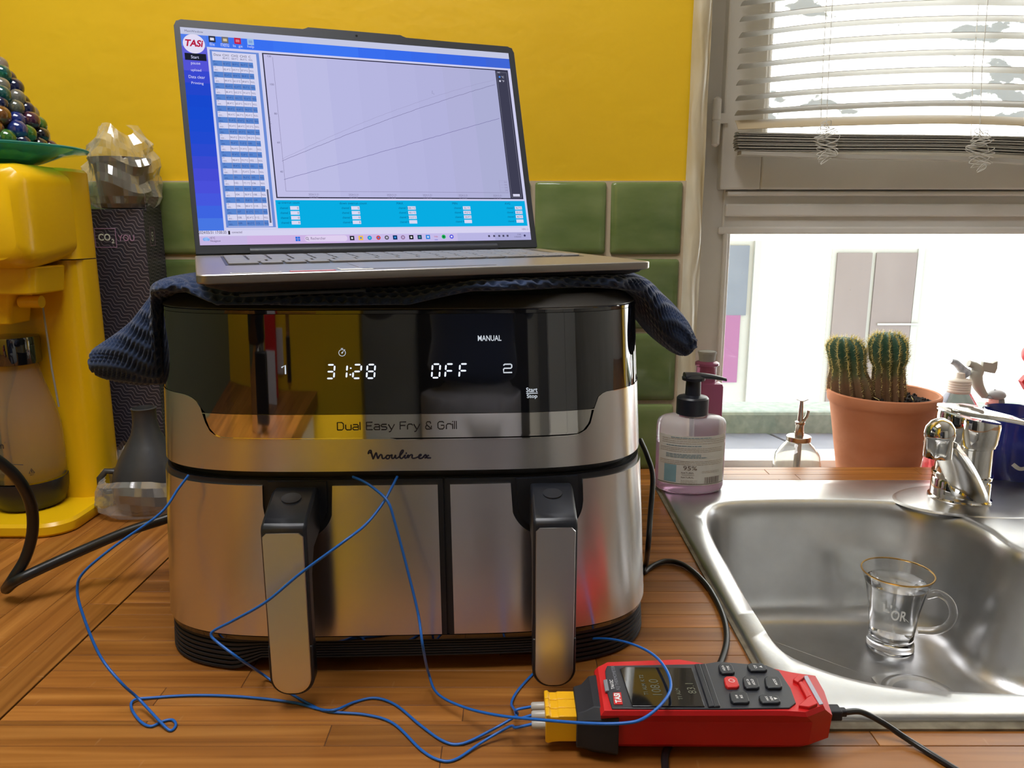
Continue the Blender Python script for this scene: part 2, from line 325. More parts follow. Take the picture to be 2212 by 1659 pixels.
# glass
pane = mat('dusty_window_glass', (0.9, 0.95, 0.95), 0.02, ior=1.45)
def pane_mat(name, dust, scale, lo, hi, col):
    m = bpy.data.materials.new(name); m.use_nodes = True; N, L = nt(m); N.remove(N['Principled BSDF'])
    tr = N.new('ShaderNodeBsdfTransparent'); gl = N.new('ShaderNodeBsdfGlossy'); gl.inputs['Roughness'].default_value = 0.02; df = N.new('ShaderNodeBsdfDiffuse'); df.inputs[0].default_value = (*col, 1)
    lw = N.new('ShaderNodeFresnel'); lw.inputs[0].default_value = 1.45
    m1 = N.new('ShaderNodeMixShader'); L.new(lw.outputs[0], m1.inputs[0]); L.new(tr.outputs[0], m1.inputs[1]); L.new(gl.outputs[0], m1.inputs[2])
    t = N.new('ShaderNodeTexCoord'); mp = N.new('ShaderNodeMapping'); mp.inputs['Scale'].default_value = scale; L.new(t.outputs['Object'], mp.inputs[0])
    n = N.new('ShaderNodeTexNoise'); n.inputs['Scale'].default_value = 1; n.inputs['Detail'].default_value = 9; n.inputs['Roughness'].default_value = 0.62; L.new(mp.outputs[0], n.inputs['Vector'])
    cr = N.new('ShaderNodeValToRGB'); e = cr.color_ramp.elements; e[0].position = lo; e[0].color = (0, 0, 0, 1); e[1].position = hi; e[1].color = (dust, dust, dust, 1); L.new(n.outputs[0], cr.inputs[0])
    m2 = N.new('ShaderNodeMixShader'); L.new(cr.outputs[0], m2.inputs[0]); L.new(m1.outputs[0], m2.inputs[1]); L.new(df.outputs[0], m2.inputs[2])
    L.new(m2.outputs[0], N['Material Output'].inputs[0]); return m
M['pane_low'] = pane_mat('dust_specked_pane', 0.22, (160, 160, 160), 0.64, 0.72, (0.7, 0.7, 0.7))
M['pane_up'] = pane_mat('pane_with_peeling_film', 0.91, (7, 7, 16), 0.545, 0.575, (0.40, 0.47, 0.54))
b = MB(); b.quad((0.34, GY, SILL), (wr, GY, SILL), (wr, GY, zt+.01), (0.34, GY, zt+.01)); b.build('lower_pane', M['pane_low'], window, smooth=0)
b = MB(); b.quad((xi-.01, FY+0.01, zr-.01), (wr, FY+0.01, zr-.01), (wr, FY+0.01, 1.3), (xi-.01, FY+0.01, 1.3)); b.build('upper_pane', M['pane_up'], window, smooth=0)

# ---- outside
M['slate'] = mat('grey_slate_slab', (0.085, 0.09, 0.11), 0.6, var=(0.12, 0.125, 0.15), vscale=(12, 12, 12))
M['kerb'] = mat('green_grey_stone', (0.13, 0.17, 0.15), 0.8, var=(0.20, 0.24, 0.21), vscale=(60, 60, 60))
M['facade'] = mat('white_render', (0.86, 0.85, 0.80), 0.9)
M['shutter'] = mat('dusty_pink_blind', (0.085, 0.066, 0.056), 0.7, var=(0.105, 0.085, 0.072), vscale=(3, 3, 1.2))
M['pale_frame'] = mat('pale_window_frame', (0.20, 0.20, 0.17), 0.6)
M['grey_pane'] = mat('grey_blue_pane', (0.045, 0.053, 0.064), 0.5, var=(0.07, 0.08, 0.09), vscale=(2, 2, 2))
M['pink_board'] = mat('pink_board', (0.11, 0.03, 0.075), 0.6)
led = thing('outside_ledge', 'grey slab ledge with green stone kerb outside the lower window pane', 'ledge', (1.0, 1.50, -0.12))
b = MB(); b.box((-0.75, 0.0, -0.10), (1.2, 0.33, 0.025)); b.build('ledge_base', M['kerb'], led, smooth=0)
for k in range(5):
    b = MB(); x0 = -0.72+k*0.36; b.prism([(x0, 0.002), (x0+0.352, 0.002), (x0+0.302, 0.188), (x0-0.05, 0.188)], 0.025, 0.040); b.build('slab', M['slate'], led, smooth=0, bevel=0.002)
b = MB(); b.box((-0.75, 0.19, 0.02), (1.2, 0.30, 0.090)); b.build('kerb', M['kerb'], led, smooth=0, bevel=0.008)
BY = 6.0
bl = thing('neighbour_building', 'overexposed white building across the courtyard with pale framed windows', 'building', (2.0, BY, -5))
b = MB(); b.box((-6, 0, 0), (8, 0.3, 11.5)); b.build('wall', M['facade'], bl, smooth=0)
def bw(p0, p1, name='window'):
    x0, z1 = XZ(*p0, BY); x1 = XZ(p1[0], p0[1], BY)[0]; z0 = XZ(*p1, BY)[1]; return x0-2, z0+5, x1-2, z1+5
x0, z0, x1, z1 = bw((1797, 537), (2014, 905))
f = MB(); f.box((x0, -0.02, z0), (x1, 0, z1)); f.box((x1-.12, -0.03, z0), (x1-0.07, 0, z1))
fw = f.build('window', M['pale_frame'], bl, smooth=0)
for a, c in ((1806, 1881), (1890, 1978)):
    q0 = bw((a, 546), (c, 890)); f = MB(); f.box((q0[0], -0.035, q0[1]), (q0[2], -0.02, q0[3])); f.build('pane', M['shutter'], fw, smooth=0)
f = MB(); q0 = bw((1890, 697), (1978, 701)); f.box((q0[0], -0.045, q0[1]), (q0[2], -0.036, q0[3])); f.build('glazing_bar', M['pale_frame'], fw, smooth=0)
x0, z0, x1, z1 = bw((1540, 520), (1642, 870)); f = MB(); f.box((x0, -0.02, z0), (x1, 0, z1)); f.box((x1-.05, -0.05, z0), (x1, 0, z1)); fw = f.build('window', M['pale_frame'], bl, smooth=0)
q0 = bw((1550, 530), (1617, 840)); zm = XZ(1600, 680, BY)[1]+5
f = MB(); f.box((q0[0], -0.035, zm), (q0[2], -0.02, q0[3])); f.build('pane', M['grey_pane'], fw, smooth=0)
f = MB(); f.box((q0[0], -0.036, q0[1]+.06), (q0[2]-.04, -0.021, zm)); f.build('pane', M['pink_board'], fw, smooth=0)

# ---- venetian blind
M['slat'] = mat('cream_painted_slat', (0.46, 0.43, 0.37), 0.45)
M['slat_low'] = mat('warm_cream_slat', (0.58, 0.47, 0.30), 0.5)
M['cord'] = mat('white_blind_cord', (0.7, 0.68, 0.62), 0.8)
VY = 1.30
ven = thing('venetian_blind', 'cream venetian blind half raised over the upper window pane', 'blind', (XZ(1900, 300, VY)[0], VY, XZ(1900, 340, VY)[1]))
vx, vy, vz = ven.location
def slat_obj(y_left, y_mid, y_right, wid, tilt, m, name='slat', thick=0.0009, curve=0.0022, xend=2330, dx=0):
    pts = [(XZ(1605+dx, y_left, VY)[0], XZ(1605+dx, y_left, VY)[1]), (XZ(1805, y_left*.35+y_mid*.65, VY)), (XZ(2060, y_mid, VY)), (XZ(xend, y_right, VY))]
    cen = spline([(p[0], 0, p[1]) for p in pts], 7); mb = MB(); rings = []
    for (x, _, z) in cen:
        ring = []
        for s, sg in ((0, 1), (.25, 1), (.5, 1), (.75, 1), (1, 1), (1, -1), (.75, -1), (.5, -1), (.25, -1), (0, -1)):
            a = (s-.5)*wid; hgt = curve*(1-4*(s-.5)**2)+sg*thick/2
            ring.append((x-vx, a*math.cos(tilt)-hgt*math.sin(tilt), z-vz+a*math.sin(tilt)+hgt*math.cos(tilt)))
        rings.append(ring)
    mb.loft(rings); return mb.build(name, m, ven, smooth=50)
for yl, ym, yr in ((-98, -134, -134), (-63, -99, -99), (-28, -64, -64), (7, -30, -30), (41, 5, 8), (76, 40, 42), (110, 76, 80), (144, 113, 118), (179, 150, 155), (212, 186, 192), (244, 223, 230)):
    slat_obj(yl, ym, yr, 0.026, -R(19)+(R(11.5)+math.atan((ym-829.5)/FPX))*-1, M['slat'], dx=-(yl*0.055))
slat_obj(270, 258, 268, 0.026, R(38), M['slat_low'], dx=-14, curve=0.001)
for k in range(13):
    t = k/12; slat_obj(287+t*38, 288+t*34+6, 300+t*40, 0.026, R(random.uniform(-3, 3)), M['slat'], dx=-16+random.uniform(-2, 2), curve=0.001)
slat_obj(331, 343, 357, 0.024, 0, M['slat'], 'bottom_rail', thick=0.006, curve=0.0005, dx=-8)
for px0, px1, px2 in ((1806, 1790, 1784), (2146, 2121, 2116)):
    c = MB(); a = Yp(px0, -140, VY-0.012); d = Yp(px2, 300, VY-0.014); mdl = Yp(px1, 150, VY-0.013)
    for oy in (0, 0.024): c.tube([(p[0]-vx, p[1]-vy+oy, p[2]-vz) for p in (a, (a*.5+mdl*.5)*1.0, mdl, d)], 0.0006, 5)
    c.build('ladder_cord', M['cord'], ven)
for cx, cy, wd in ((1785, 312, 30), (2118, 330, 34)):
    c = MB(); pts = []; rnd = random.Random(cx)
    for k in range(46):
        t = k/45; px = cx+wd*math.sin(k*2.1+rnd.random()*1.4)*(.35+.6*math.sin(PI*t)); py = cy-48+86*t+9*math.cos(k*2.3); p = Yp(px, py, VY-0.022-rnd.random()*.008); pts.append((p[0]-vx, p[1]-vy, p[2]-vz))
    c.tube(spline(pts, 5), 0.0006, 5); c.build('tangled_cord', M['cord'], ven)

# ================================================================== WORKTOP, SINK
wt = thing('worktop', 'oiled beech stave worktop, right leg of the corner under the air fryer and sink', 'worktop', (0, 0.8, 0))
wl = thing('worktop', 'oiled beech worktop leg with staves running away from the camera, left of the dark joint', 'worktop', (-0.75, 0, 0))
TH_ = 0.038
def xj(y): return -0.405+0.00*(y-.52)
SX0, SX1, SY0, SY1 = 0.214, 1.30, 0.534, 1.095          # cut-out under the sink rim
YF = 0.455
def stave(x0, x1, y0, y1, parent, vertical=False):
    g_ = 0.00025; L_, W_ = (x1-x0, y1-y0)
    if vertical: L_, W_ = W_, L_
    mb = MB(); mb.box((-L_/2+g_, -W_/2+g_, -TH_), (L_/2-g_, W_/2-g_, 0)); o = mb.build('stave', M['wood'], parent, smooth=0, bevel=0.0004, bseg=1)
    o.location = ((x0+x1)/2-parent.location.x, (y0+y1)/2-parent.location.y, 0)
    if vertical: o.rotation_euler = (0, 0, PI/2)
rs = random.Random(5)
rows = []; y = YF
while y < WY-0.001:
    w_ = min(0.0247, WY-0.0005-y); rows.append((y, y+w_)); y += 0.0247
def fill(xa, xb, y0, y1):
    x = xa; first = True
    while x < xb-1e-4:
        L_ = rs.uniform(.2, .48)*(rs.uniform(.3, 1) if first else 1); e = min(xb, x+L_)
        if xb-e < .07: e = xb
        stave(x, e, y0, y1, wt); x = e; first = False
for y0, y1 in rows:
    cuts = sorted({y0, y1}|({SY0} if y0 < SY0 < y1 else set())|({SY1} if y0 < SY1 < y1 else set()))
    for a, c in zip(cuts[:-1], cuts[1:]):
        if c <= SY0+1e-6 or a >= SY1-1e-6: fill(-0.402, 2.25, a, c)
        else: fill(-0.402, SX0, a, c); fill(SX1, 2.25, a, c)
x = -1.10
while x < -0.4035:
    e = min(x+0.0349, -0.4035); y = -.595-rs.random()*.3
    while y < WY-.001:
        L_ = rs.uniform(.25, .55); e2 = min(WY-.0005, y+L_)
        if WY-e2 < .07: e2 = WY-.0005
        if e2 > -.594: stave(x, e, max(y, -.595), e2, wl, True)
        y = e2
    x = e
b = MB(); b.box((-0.402, YF-.8+.01, -TH_+.001), (-0.4015, WY-.8, -.002)); b.box((-0.402, YF-.8+.01, -.036), (SX0-.01, WY-.81, -.0006)); b.build('glue_line', M['wood_joint'], wt, smooth=0)
b = MB(); b.box((-1.09+.75, -.59, -.036), (-0.405+.75, WY-.01, -.0006)); b.build('glue_line', M['wood_joint'], wl, smooth=0)
M['cabinet'] = mat('white_cabinet_front', (0.62, 0.61, 0.58), 0.4)
for k, (xa, xb) in enumerate(((-0.40, 0.20), (0.21, 1.32), (1.33, 2.24))):
    t = thing('base_cabinet', ['white base cabinet below the air fryer', 'white base cabinet below the sink', 'white base cabinet right of the sink cabinet'][k], 'cabinet', (xa, YF+.03, -0.90))
    for nm, q0, q1 in (('side_panel', (0, .02, 0), (.018, .68, .86)), ('side_panel', (xb-xa-.018, .02, 0), (xb-xa, .68, .86)), ('back_panel', (.018, .66, 0), (xb-xa-.018, .68, .6)), ('floor_panel', (.018, .02, .08), (xb-xa-.018, .66, .10))):
        b = MB(); b.box(q0, q1); b.build(nm, M['cabinet'], t, smooth=0)
    b = MB(); b.box((0, 0, .1), (xb-xa, .018, .855)); d = b.build('door', M['cabinet'], t, smooth=0, bevel=.002)
    b = MB(); b.tube([(.10, 0, .75), (.10, -.03, .75), (.24, -.03, .75), (.24, 0, .75)], .005, 8); b.build('handle', M['chrome'], d)
t = thing('base_cabinet', 'white base cabinet below the left worktop leg', 'cabinet', (-1.08, -.59, -.90)); b = MB(); b.box((0, 0, 0), (.018, 1.7, .86)); b.build('side_panel', M['cabinet'], t, smooth=0)
b = MB(); b.box((.64, 0, .1), (.658, 1.05, .855)); b.build('door', M['cabinet'], t, smooth=0, bevel=.002)

sink = thing('sink', 'stainless steel inset sink with a rounded basin in front of the window', 'sink', (0.43, 0.75, 0))
sx, sy = 0.43, 0.75
open_px = [(1700, 1418), (1655, 1372), (1618, 1310), (1580, 1240), (1545, 1180), (1527, 1135), (1532, 1108), (1562, 1095), (1640, 1090), (1760, 1089), (1900, 1092), (1985, 1101), (2060, 1120), (2130, 1150), (2212, 1200)]
op = [G(a, c)[:2] for a, c in open_px]
op += [np.array(q) for q in ((.668, .78), (.690, .70), (.690, .62), (.655, .575), (.60, .562), (.50, .560))]+[G(a, c)[:2] for a, c in ((2040, 1498), (1940, 1490), (1850, 1474), (1770, 1450))]
op = [np.array((p[0], p[1])) for p in op]
cl = [np.array(p) for p in spline([(p[0], p[1]) for p in op+op[:3]], 8)]; cl = cl[8:8+8*len(op)]   # one full turn
NB = 200; seg = [np.linalg.norm(cl[(i+1) % len(cl)]-cl[i]) for i in range(len(cl))]; cum = np.concatenate([[0], np.cumsum(seg)])
ring0 = []
for k in range(NB):
    s = cum[-1]*k/NB; i = int(np.searchsorted(cum, s, side='right')-1); t = (s-cum[i])/max(seg[i], 1e-9); ring0.append(cl[i]*(1-t)+cl[(i+1) % len(cl)]*t)
ring0 = np.array(ring0); cen = np.array([0.455, 0.745])
# outward normals for offsets
tn = np.roll(ring0, -1, 0)-np.roll(ring0, 1, 0); tn /= np.linalg.norm(tn, axis=1)[:, None]; nrm = np.stack([tn[:, 1], -tn[:, 0]], 1)
if ((ring0-cen)*nrm).sum() < 0: nrm = -nrm
def off(d): return ring0+nrm*d
x0_, x1_, y0_, y1_ = 0.2165, 1.32, 0.530, 1.1035
def outer(inset, z, pts=ring0):
    out = []
    xa, xb, ya, yb = x0_+inset, x1_-inset, y0_+inset, y1_-inset
    for p in pts:
        d = p-cen; t = 1e9
        if d[0] > 1e-6: t = min(t, (xb-cen[0])/d[0])
        if d[0] < -1e-6: t = min(t, (xa-cen[0])/d[0])
        if d[1] > 1e-6: t = min(t, (yb-cen[1])/d[1])
        if d[1] < -1e-6: t = min(t, (ya-cen[1])/d[1])
        q = cen+d*t; out.append((q[0]-sx, q[1]-sy, z))
    # snap the nearest samples onto the corners
    for cx_, cy_ in ((xa, ya), (xb, ya), (xb, yb), (xa, yb)):
        i = min(range(len(out)), key=lambda i: (out[i][0]+sx-cx_)**2+(out[i][1]+sy-cy_)**2); out[i] = (cx_-sx, cy_-sy, z)
    return out
def rg(d, z): return [(p[0]-sx, p[1]-sy, z) for p in off(d)]
def mixr(a, c, t, z): return [(p[0]*(1-t)+q[0]*t, p[1]*(1-t)+q[1]*t, z) for p, q in zip(a, c)]
O_ = lambda i, z: outer(i, z)
DP = -0.160
rings = [O_(0, 0.0002), O_(0.0015, 0.004), O_(0.004, 0.0052), O_(0.022, 0.0052), mixr(O_(0.024, 0), rg(0.004, 0), .5, 0.0046), rg(0.010, 0.0040), rg(0.004, 0.0030), rg(0.0, -0.0005), rg(-0.003, -0.006), rg(-0.006, -0.016)]
for k in range(1, 7): rings.append(rg(-0.006-0.016*k/6, -0.016-(0.105)*k/6))
for k in range(1, 7):
    a = PI/2*k/6; rings.append(rg(-0.022-0.030*(1-math.cos(a)), -0.121-(abs(DP)-0.121)*math.sin(a)))
last = rings[-1]; dc = G(1990, 1500, DP)[:2]-np.array([sx, sy]); dr = 0.040
for t in (.25, .5, .75, .95): rings.append([(p[0]*(1-t)+(dc[0]+dr*1.15*math.cos(math.atan2(p[1]-dc[1], p[0]-dc[0])))*t, p[1]*(1-t)+(dc[1]+dr*1.15*math.sin(math.atan2(p[1]-dc[1], p[0]-dc[0])))*t, DP-0.002*t) for p in last])
b = MB(); b.loft(rings, cap0=False, cap1=True)
b.build('basin', M['sink_steel'], sink, smooth=50, solid=0.0012)
b = MB(); b.lathe([(dr*1.08, DP-.0005), (dr, DP+.0012), (dr*.86, DP+.0006), (dr*.74, DP-.0012), (dr*.3, DP-.0016), (.001, DP-.0010)], 40, (dc[0], dc[1], 0), cap0=False); b.build('drain', M['sink_steel'], sink)
# raised tap ledge outline
tap = G(2103, 1103)[:2]; tapc = np.array([tap[0], tap[1]+0.036])
b = MB(); pr = [(0.112, 0.0044), (0.108, 0.0062), (0.104, 0.0066), (0.02, 0.0066)]; b.lathe(pr, 60, (tapc[0]-sx+.03, tapc[1]-sy-.012, 0), cap0=False, sx=1.15, sy=.62); b.build('tap_ledge', M['sink_steel'], sink)
b = MB(); b.box((x0_-.0045-sx, y0_-.003-sy, 0.0001), (x0_+.002-sx, y1_+.003-sy, .0022)); b.box((x0_-sx, y0_-.009-sy, 0.0001), (x1_-sx, y0_+.001-sy, .0022))
b.build('sealant', mat('dirty_sealant', (0.22, 0.19, 0.13), .8, var=(.10, .08, .05), vscale=(60, 60, 60)), sink, smooth=0)

# ================================================================== AIR FRYER
NE, DC, W0 = 4.3, 0.17, 0.21
_t = np.linspace(-PI*.995, PI*.995, 6001)
_ox = W0*np.sign(np.sin(_t))*np.abs(np.sin(_t))**(2/NE); _oy = DC-DC*np.sign(np.cos(_t))*np.abs(np.cos(_t))**(2/NE)
_s = np.concatenate([[0], np.cumsum(np.hypot(np.diff(_ox), np.diff(_oy)))]); _s -= _s[3000]
ULIM = _s[-1]-0.002
ZS = 0.016
def S(u, z, off=0.0):
    """point on the fryer's skin: u along the outline from its front centre, z height, off outward"""
    x, y = np.interp(u, _s, _ox), np.interp(u, _s, _oy); e = 4e-4
    dx = np.interp(u+e, _s, _ox)-np.interp(u-e, _s, _ox); dy = np.interp(u+e, _s, _oy)-np.interp(u-e, _s, _oy); l = math.hypot(dx, dy) or 1
    k = 1.09+(1.005-1.09)*(z/.30)
    return (float(x*k+dy/l*off), float(y-dx/l*off), z+ZS)
fry = thing('air_fryer', 'black and brushed steel twin drawer air fryer standing on the beech worktop', 'air fryer', (-0.094, 0.600, 0), R(2.2))
def band(name, u0, u1, zlo, zhi, m, off, thick=0.003, nu=None, nv=2, parent=None, label=None, bevel=0):
    """strip of skin between two height curves, closed and with thickness"""
    fl = zlo if callable(zlo) else (lambda u: zlo); fh = zhi if callable(zhi) else (lambda u: zhi)
    nu = nu or max(4, int(abs(u1-u0)/0.004)); b = MB(); us = [u0+(u1-u0)*i/nu for i in range(nu+1)]
    F = [[S(u, fl(u)+(fh(u)-fl(u))*j/nv, off) for u in us] for j in range(nv+1)]; B = [[S(u, fl(u)+(fh(u)-fl(u))*j/nv, off-thick) for u in us] for j in range(nv+1)]
    n = nu+1; vs = [p for r in F for p in r]+[p for r in B for p in r]; o = n*(nv+1); fs = []
    for j in range(nv):
        for i in range(nu):
            a = j*n+i; fs.append((a, a+1, a+n+1, a+n)); fs.append((o+a, o+a+n, o+a+n+1, o+a+1))
    for i in range(nu): fs.append((i, o+i, o+i+1, i+1)); a = nv*n+i; fs.append((a, a+1, o+a+1, o+a))
    for j in range(nv): a = j*n; fs.append((a, a+n, o+a+n, o+a)); a = j*n+nu; fs.append((a, o+a, o+a+n, a+n))
    b.add(vs, fs); return b.build(name, m, parent or fry, smooth=35, label=label, bevel=bevel)
def ringpts(z, off, n=160): return [S(-ULIM+2*ULIM*i/(n-1), z, off) for i in range(n)]
def shell(name, levels, m, cap0=True, cap1=True, **k):
    b = MB(); b.loft([ringpts(z, o) for z, o in levels], cap0=cap0, cap1=cap1); return b.build(name, m, fry, smooth=30, **k)
# inner body
shell('body', [(0.006, -0.012), (0.010, -0.004), (0.018, -0.0035), (0.1600, -0.0045), (0.1602, -0.010), (0.1655, -0.010), (0.1657, -0.0045), (0.296, -0.0045)], M['black_plastic'])
# lid ring and chamfered top
shell('lid_ring', [(0.2962, -0.0035), (0.2964, 0.0), (0.2990, 0.0002), (0.2996, -0.0006), (0.2996, -0.006)], M['black_gloss'])
shell('lid', [(0.2996, -0.0012), (0.3004, -0.0012), (0.3095, -0.0135), (0.3100, -0.016), (0.3095, -0.03)], M['lid_plastic'])
# ribbed base with raised middle
lv = [(0.0, -0.010)]
def basez(u):
    a = abs(u); return -0.0155 if a > 0.135 else (-0.002 if a < 0.112 else -0.002-0.0135*(a-0.112)/0.023)
b = MB(); rg_ = []; NR = 7
prof = []
for k in range(NR):
    t0 = k/NR; t1 = (k+1)/NR; prof += [(t0, -0.0042), (t0+.28/NR, -0.0040), (t0+.36/NR, -0.0020), (t0+.9/NR, -0.0020)]
prof += [(1.0, -0.0032)]
n = 200; us = [-ULIM+2*ULIM*i/(n-1) for i in range(n)]
rings = [[S(u, basez(u), -0.02) for u in us], [S(u, basez(u), -0.006) for u in us]]
for t, o in prof: rings.append([S(u, basez(u)+(0.0150-basez(u))*t, o) for u in us])
rings.append([S(u, 0.0150, -0.02) for u in us])
b.loft(rings); b.build('ribbed_base', M['black_matte'], fry, smooth=20)
band('lower_trim', -ULIM, ULIM, 0.0152, lambda u: 0.0186, M['black_gloss'], -0.0010, 0.004)
# steel waist band: high shoulders, low middle
def smooth(a, b_, x): t = min(1, max(0, (x-a)/(b_-a))); return t*t*(3-2*t)
def bandtop(u):
    pts = ((-.1746, .2285), (-.1690, .2277), (-.1629, .2257), (-.1590, .2228), (-.1565, .2192), (-.1537, .2098), (-.1505, .2022), (-.1482, .1992), (-.1449, .1967), (-.1415, .1952), (-.1377, .1944))
    if u < 0: xs = [p[0] for p in pts]; ys = [p[1] for p in pts]
    else: q = ((.1377, .1935), (.1450, .1940), (.1504, .1961), (.1540, .1985), (.1569, .2034), (.1592, .2110), (.1612, .2190), (.1639, .2238), (.1680, .2264), (.1724, .2277), (.1888, .2280)); xs = [p[0] for p in q]; ys = [p[1] for p in q]
    v = float(np.interp(u, xs, ys)); return v
band('steel_band', -ULIM, ULIM, 0.1672, bandtop, M['steel'], 0.0, 0.004, nu=320, nv=3)
band('band_edge', -ULIM, ULIM, lambda u: bandtop(u), lambda u: bandtop(u)+0.0007, M['gold_edge'] if 'gold_edge' in M else M['chrome'], 0.0003, 0.004, nu=320, nv=1)
# polished strip, lying between the shoulders
def sl_(z): return float(np.interp(z, [.1945, .1949, .197, .2022, .2098, .2150], [-.138, -.1415, -.1449, -.1499, -.1530, -.1540]))
def sr_(z): return float(np.interp(z, [.1940, .1945, .1965, .2034, .2110, .2150], [.139, .1440, .1500, .1562, .1584, .1592]))
def stripgrid(name, z0, z1, nz, m, off, thick=.003, inset=0.0):
    b = MB(); nu = 90
    for o_, flip in ((off, 0), (off-thick, 1)):
        def f(i, j):
            z = z0+(z1-z0)*j; a, c = sl_(z)+inset, sr_(z)-inset; return S(a+(c-a)*i, z, o_)
        b.grid(f, nu, nz)
    n_ = (nu+1)*(nz+1)
    for i in range(nu): b.f.append((i, n_+i, n_+i+1, i+1)); b.m.append(0); a = nz*(nu+1)+i; b.f.append((a, a+1, n_+a+1, n_+a)); b.m.append(0)
    for j in range(nz): a = j*(nu+1); b.f.append((a, a+nu+1, n_+a+nu+1, n_+a)); b.m.append(0); a = a+nu; b.f.append((a, n_+a, n_+a+nu+1, a+nu+1)); b.m.append(0)
    return b.build(name, m, fry, smooth=30)
stripgrid('polished_strip', 0.1951, 0.2143, 8, M['chrome'], -0.0004, inset=.0012)
band('strip_edge', -.1548, .1602, 0.2143, 0.2151, M['chrome'], 0.0006, 0.003, nu=90, nv=1)
# glossy control panel wraps the whole front
def panlow(u):
    if -.1537 < u < .1588: return 0.2152
    return bandtop(u)+0.0009
band('control_panel', -ULIM, ULIM, panlow, 0.2960, M['black_gloss'], -0.0002, 0.003, nu=320, nv=4)
# ---- lettering
def TS_(off): return lambda x, y: S(x, y, off)
LED = em(232, 240, 255, 1.15)
def seg7(mb, ch, x, z, w_, h_, T, sl=0.10, t=0.0013):
    seg = {'a': ((0, 1), (1, 1)), 'b': ((1, 1), (1, .5)), 'c': ((1, .5), (1, 0)), 'd': ((0, 0), (1, 0)), 'e': ((0, .5), (0, 0)), 'f': ((0, 1), (0, .5)), 'g': ((0, .5), (1, .5))}
    for s in {'0': 'abcdef', '1': 'bc', '2': 'abged', '3': 'abgcd', '8': 'abcdefg', 'F': 'aefg'}[ch]:
        (x0, y0), (x1, y1) = seg[s]; g_ = .13
        ax, ay, bx, by = x0+(x1-x0)*g_, y0+(y1-y0)*g_, x1-(x1-x0)*g_, y1-(y1-y0)*g_
        P0 = np.array((x+ax*w_+ay*h_*sl, z+ay*h_)); P1 = np.array((x+bx*w_+by*h_*sl, z+by*h_)); d = (P1-P0)/np.linalg.norm(P1-P0); n_ = np.array((-d[1], d[0]))*t/2
        q = [P0-d*t*.1, P0+d*t*.4+n_, P1-d*t*.4+n_, P1+d*t*.1, P1-d*t*.4-n_, P0+d*t*.4-n_]
        mb.add([T(*p) for p in q], [tuple(range(5, -1, -1))])
T = TS_(0.0004); zb_, hh = 0.2449, 0.0110
for ch_, x_ in (('3', -.0532), ('1', -.0435), ('2', -.0325), ('8', -.0218), ('0', .0290), ('F', .0395), ('F', .0505)): b = MB(); seg7(b, ch_, x_, zb_, .0060, hh, T); b.build('digit', LED, fry, smooth=0)
b = MB()
for zz in (.0030, .0082): b.add([T(-.0346+zz*.1+p[0], zb_+zz+p[1]) for p in circ(0, 0, .0007, 8)], [tuple(range(8))])
b.build('colon', LED, fry, smooth=0)
b = MB()
ribbon(b, [(-.0876, .2538), (-.0846, .2556), (-.0846, .2485)], .0011, T); ribbon(b, [(.0857, .2543), (.0866, .2553), (.0914, .2553), (.0922, .2547), (.0922, .2528), (.0914, .2520), (.0864, .2520), (.0857, .2513), (.0857, .2485), (.0924, .2485)], .0010, T)
text(b, 'MANUAL', .0661, .2743, .0846, .2788, T, bold=.01)
text(b, 'Start', .1032, .2320, .1122, .2358, T, bold=.01); text(b, 'Stop', .1036, .2262, .1120, .2302, T, bold=.01)
ribbon(b, [(.1032, .2310), (.1124, .2310)], .0006, T)
ribbon(b, circ(-.0401, .2655, .0026, 24), .0004, T, closed=True); ribbon(b, [(-.0401, .2655), (-.0390, .2668)], .0005, T); ribbon(b, [(-.0409, .2690), (-.0393, .2690)], .0005, T); ribbon(b, [(-.0383, .2682), (-.0378, .2677)], .0005, T); b.add([T(*p) for p in circ(-.0401, .2655, .0006, 8)], [tuple(range(8))])
b.build('panel_symbols', em(205, 212, 220, 1.0), fry, smooth=0)
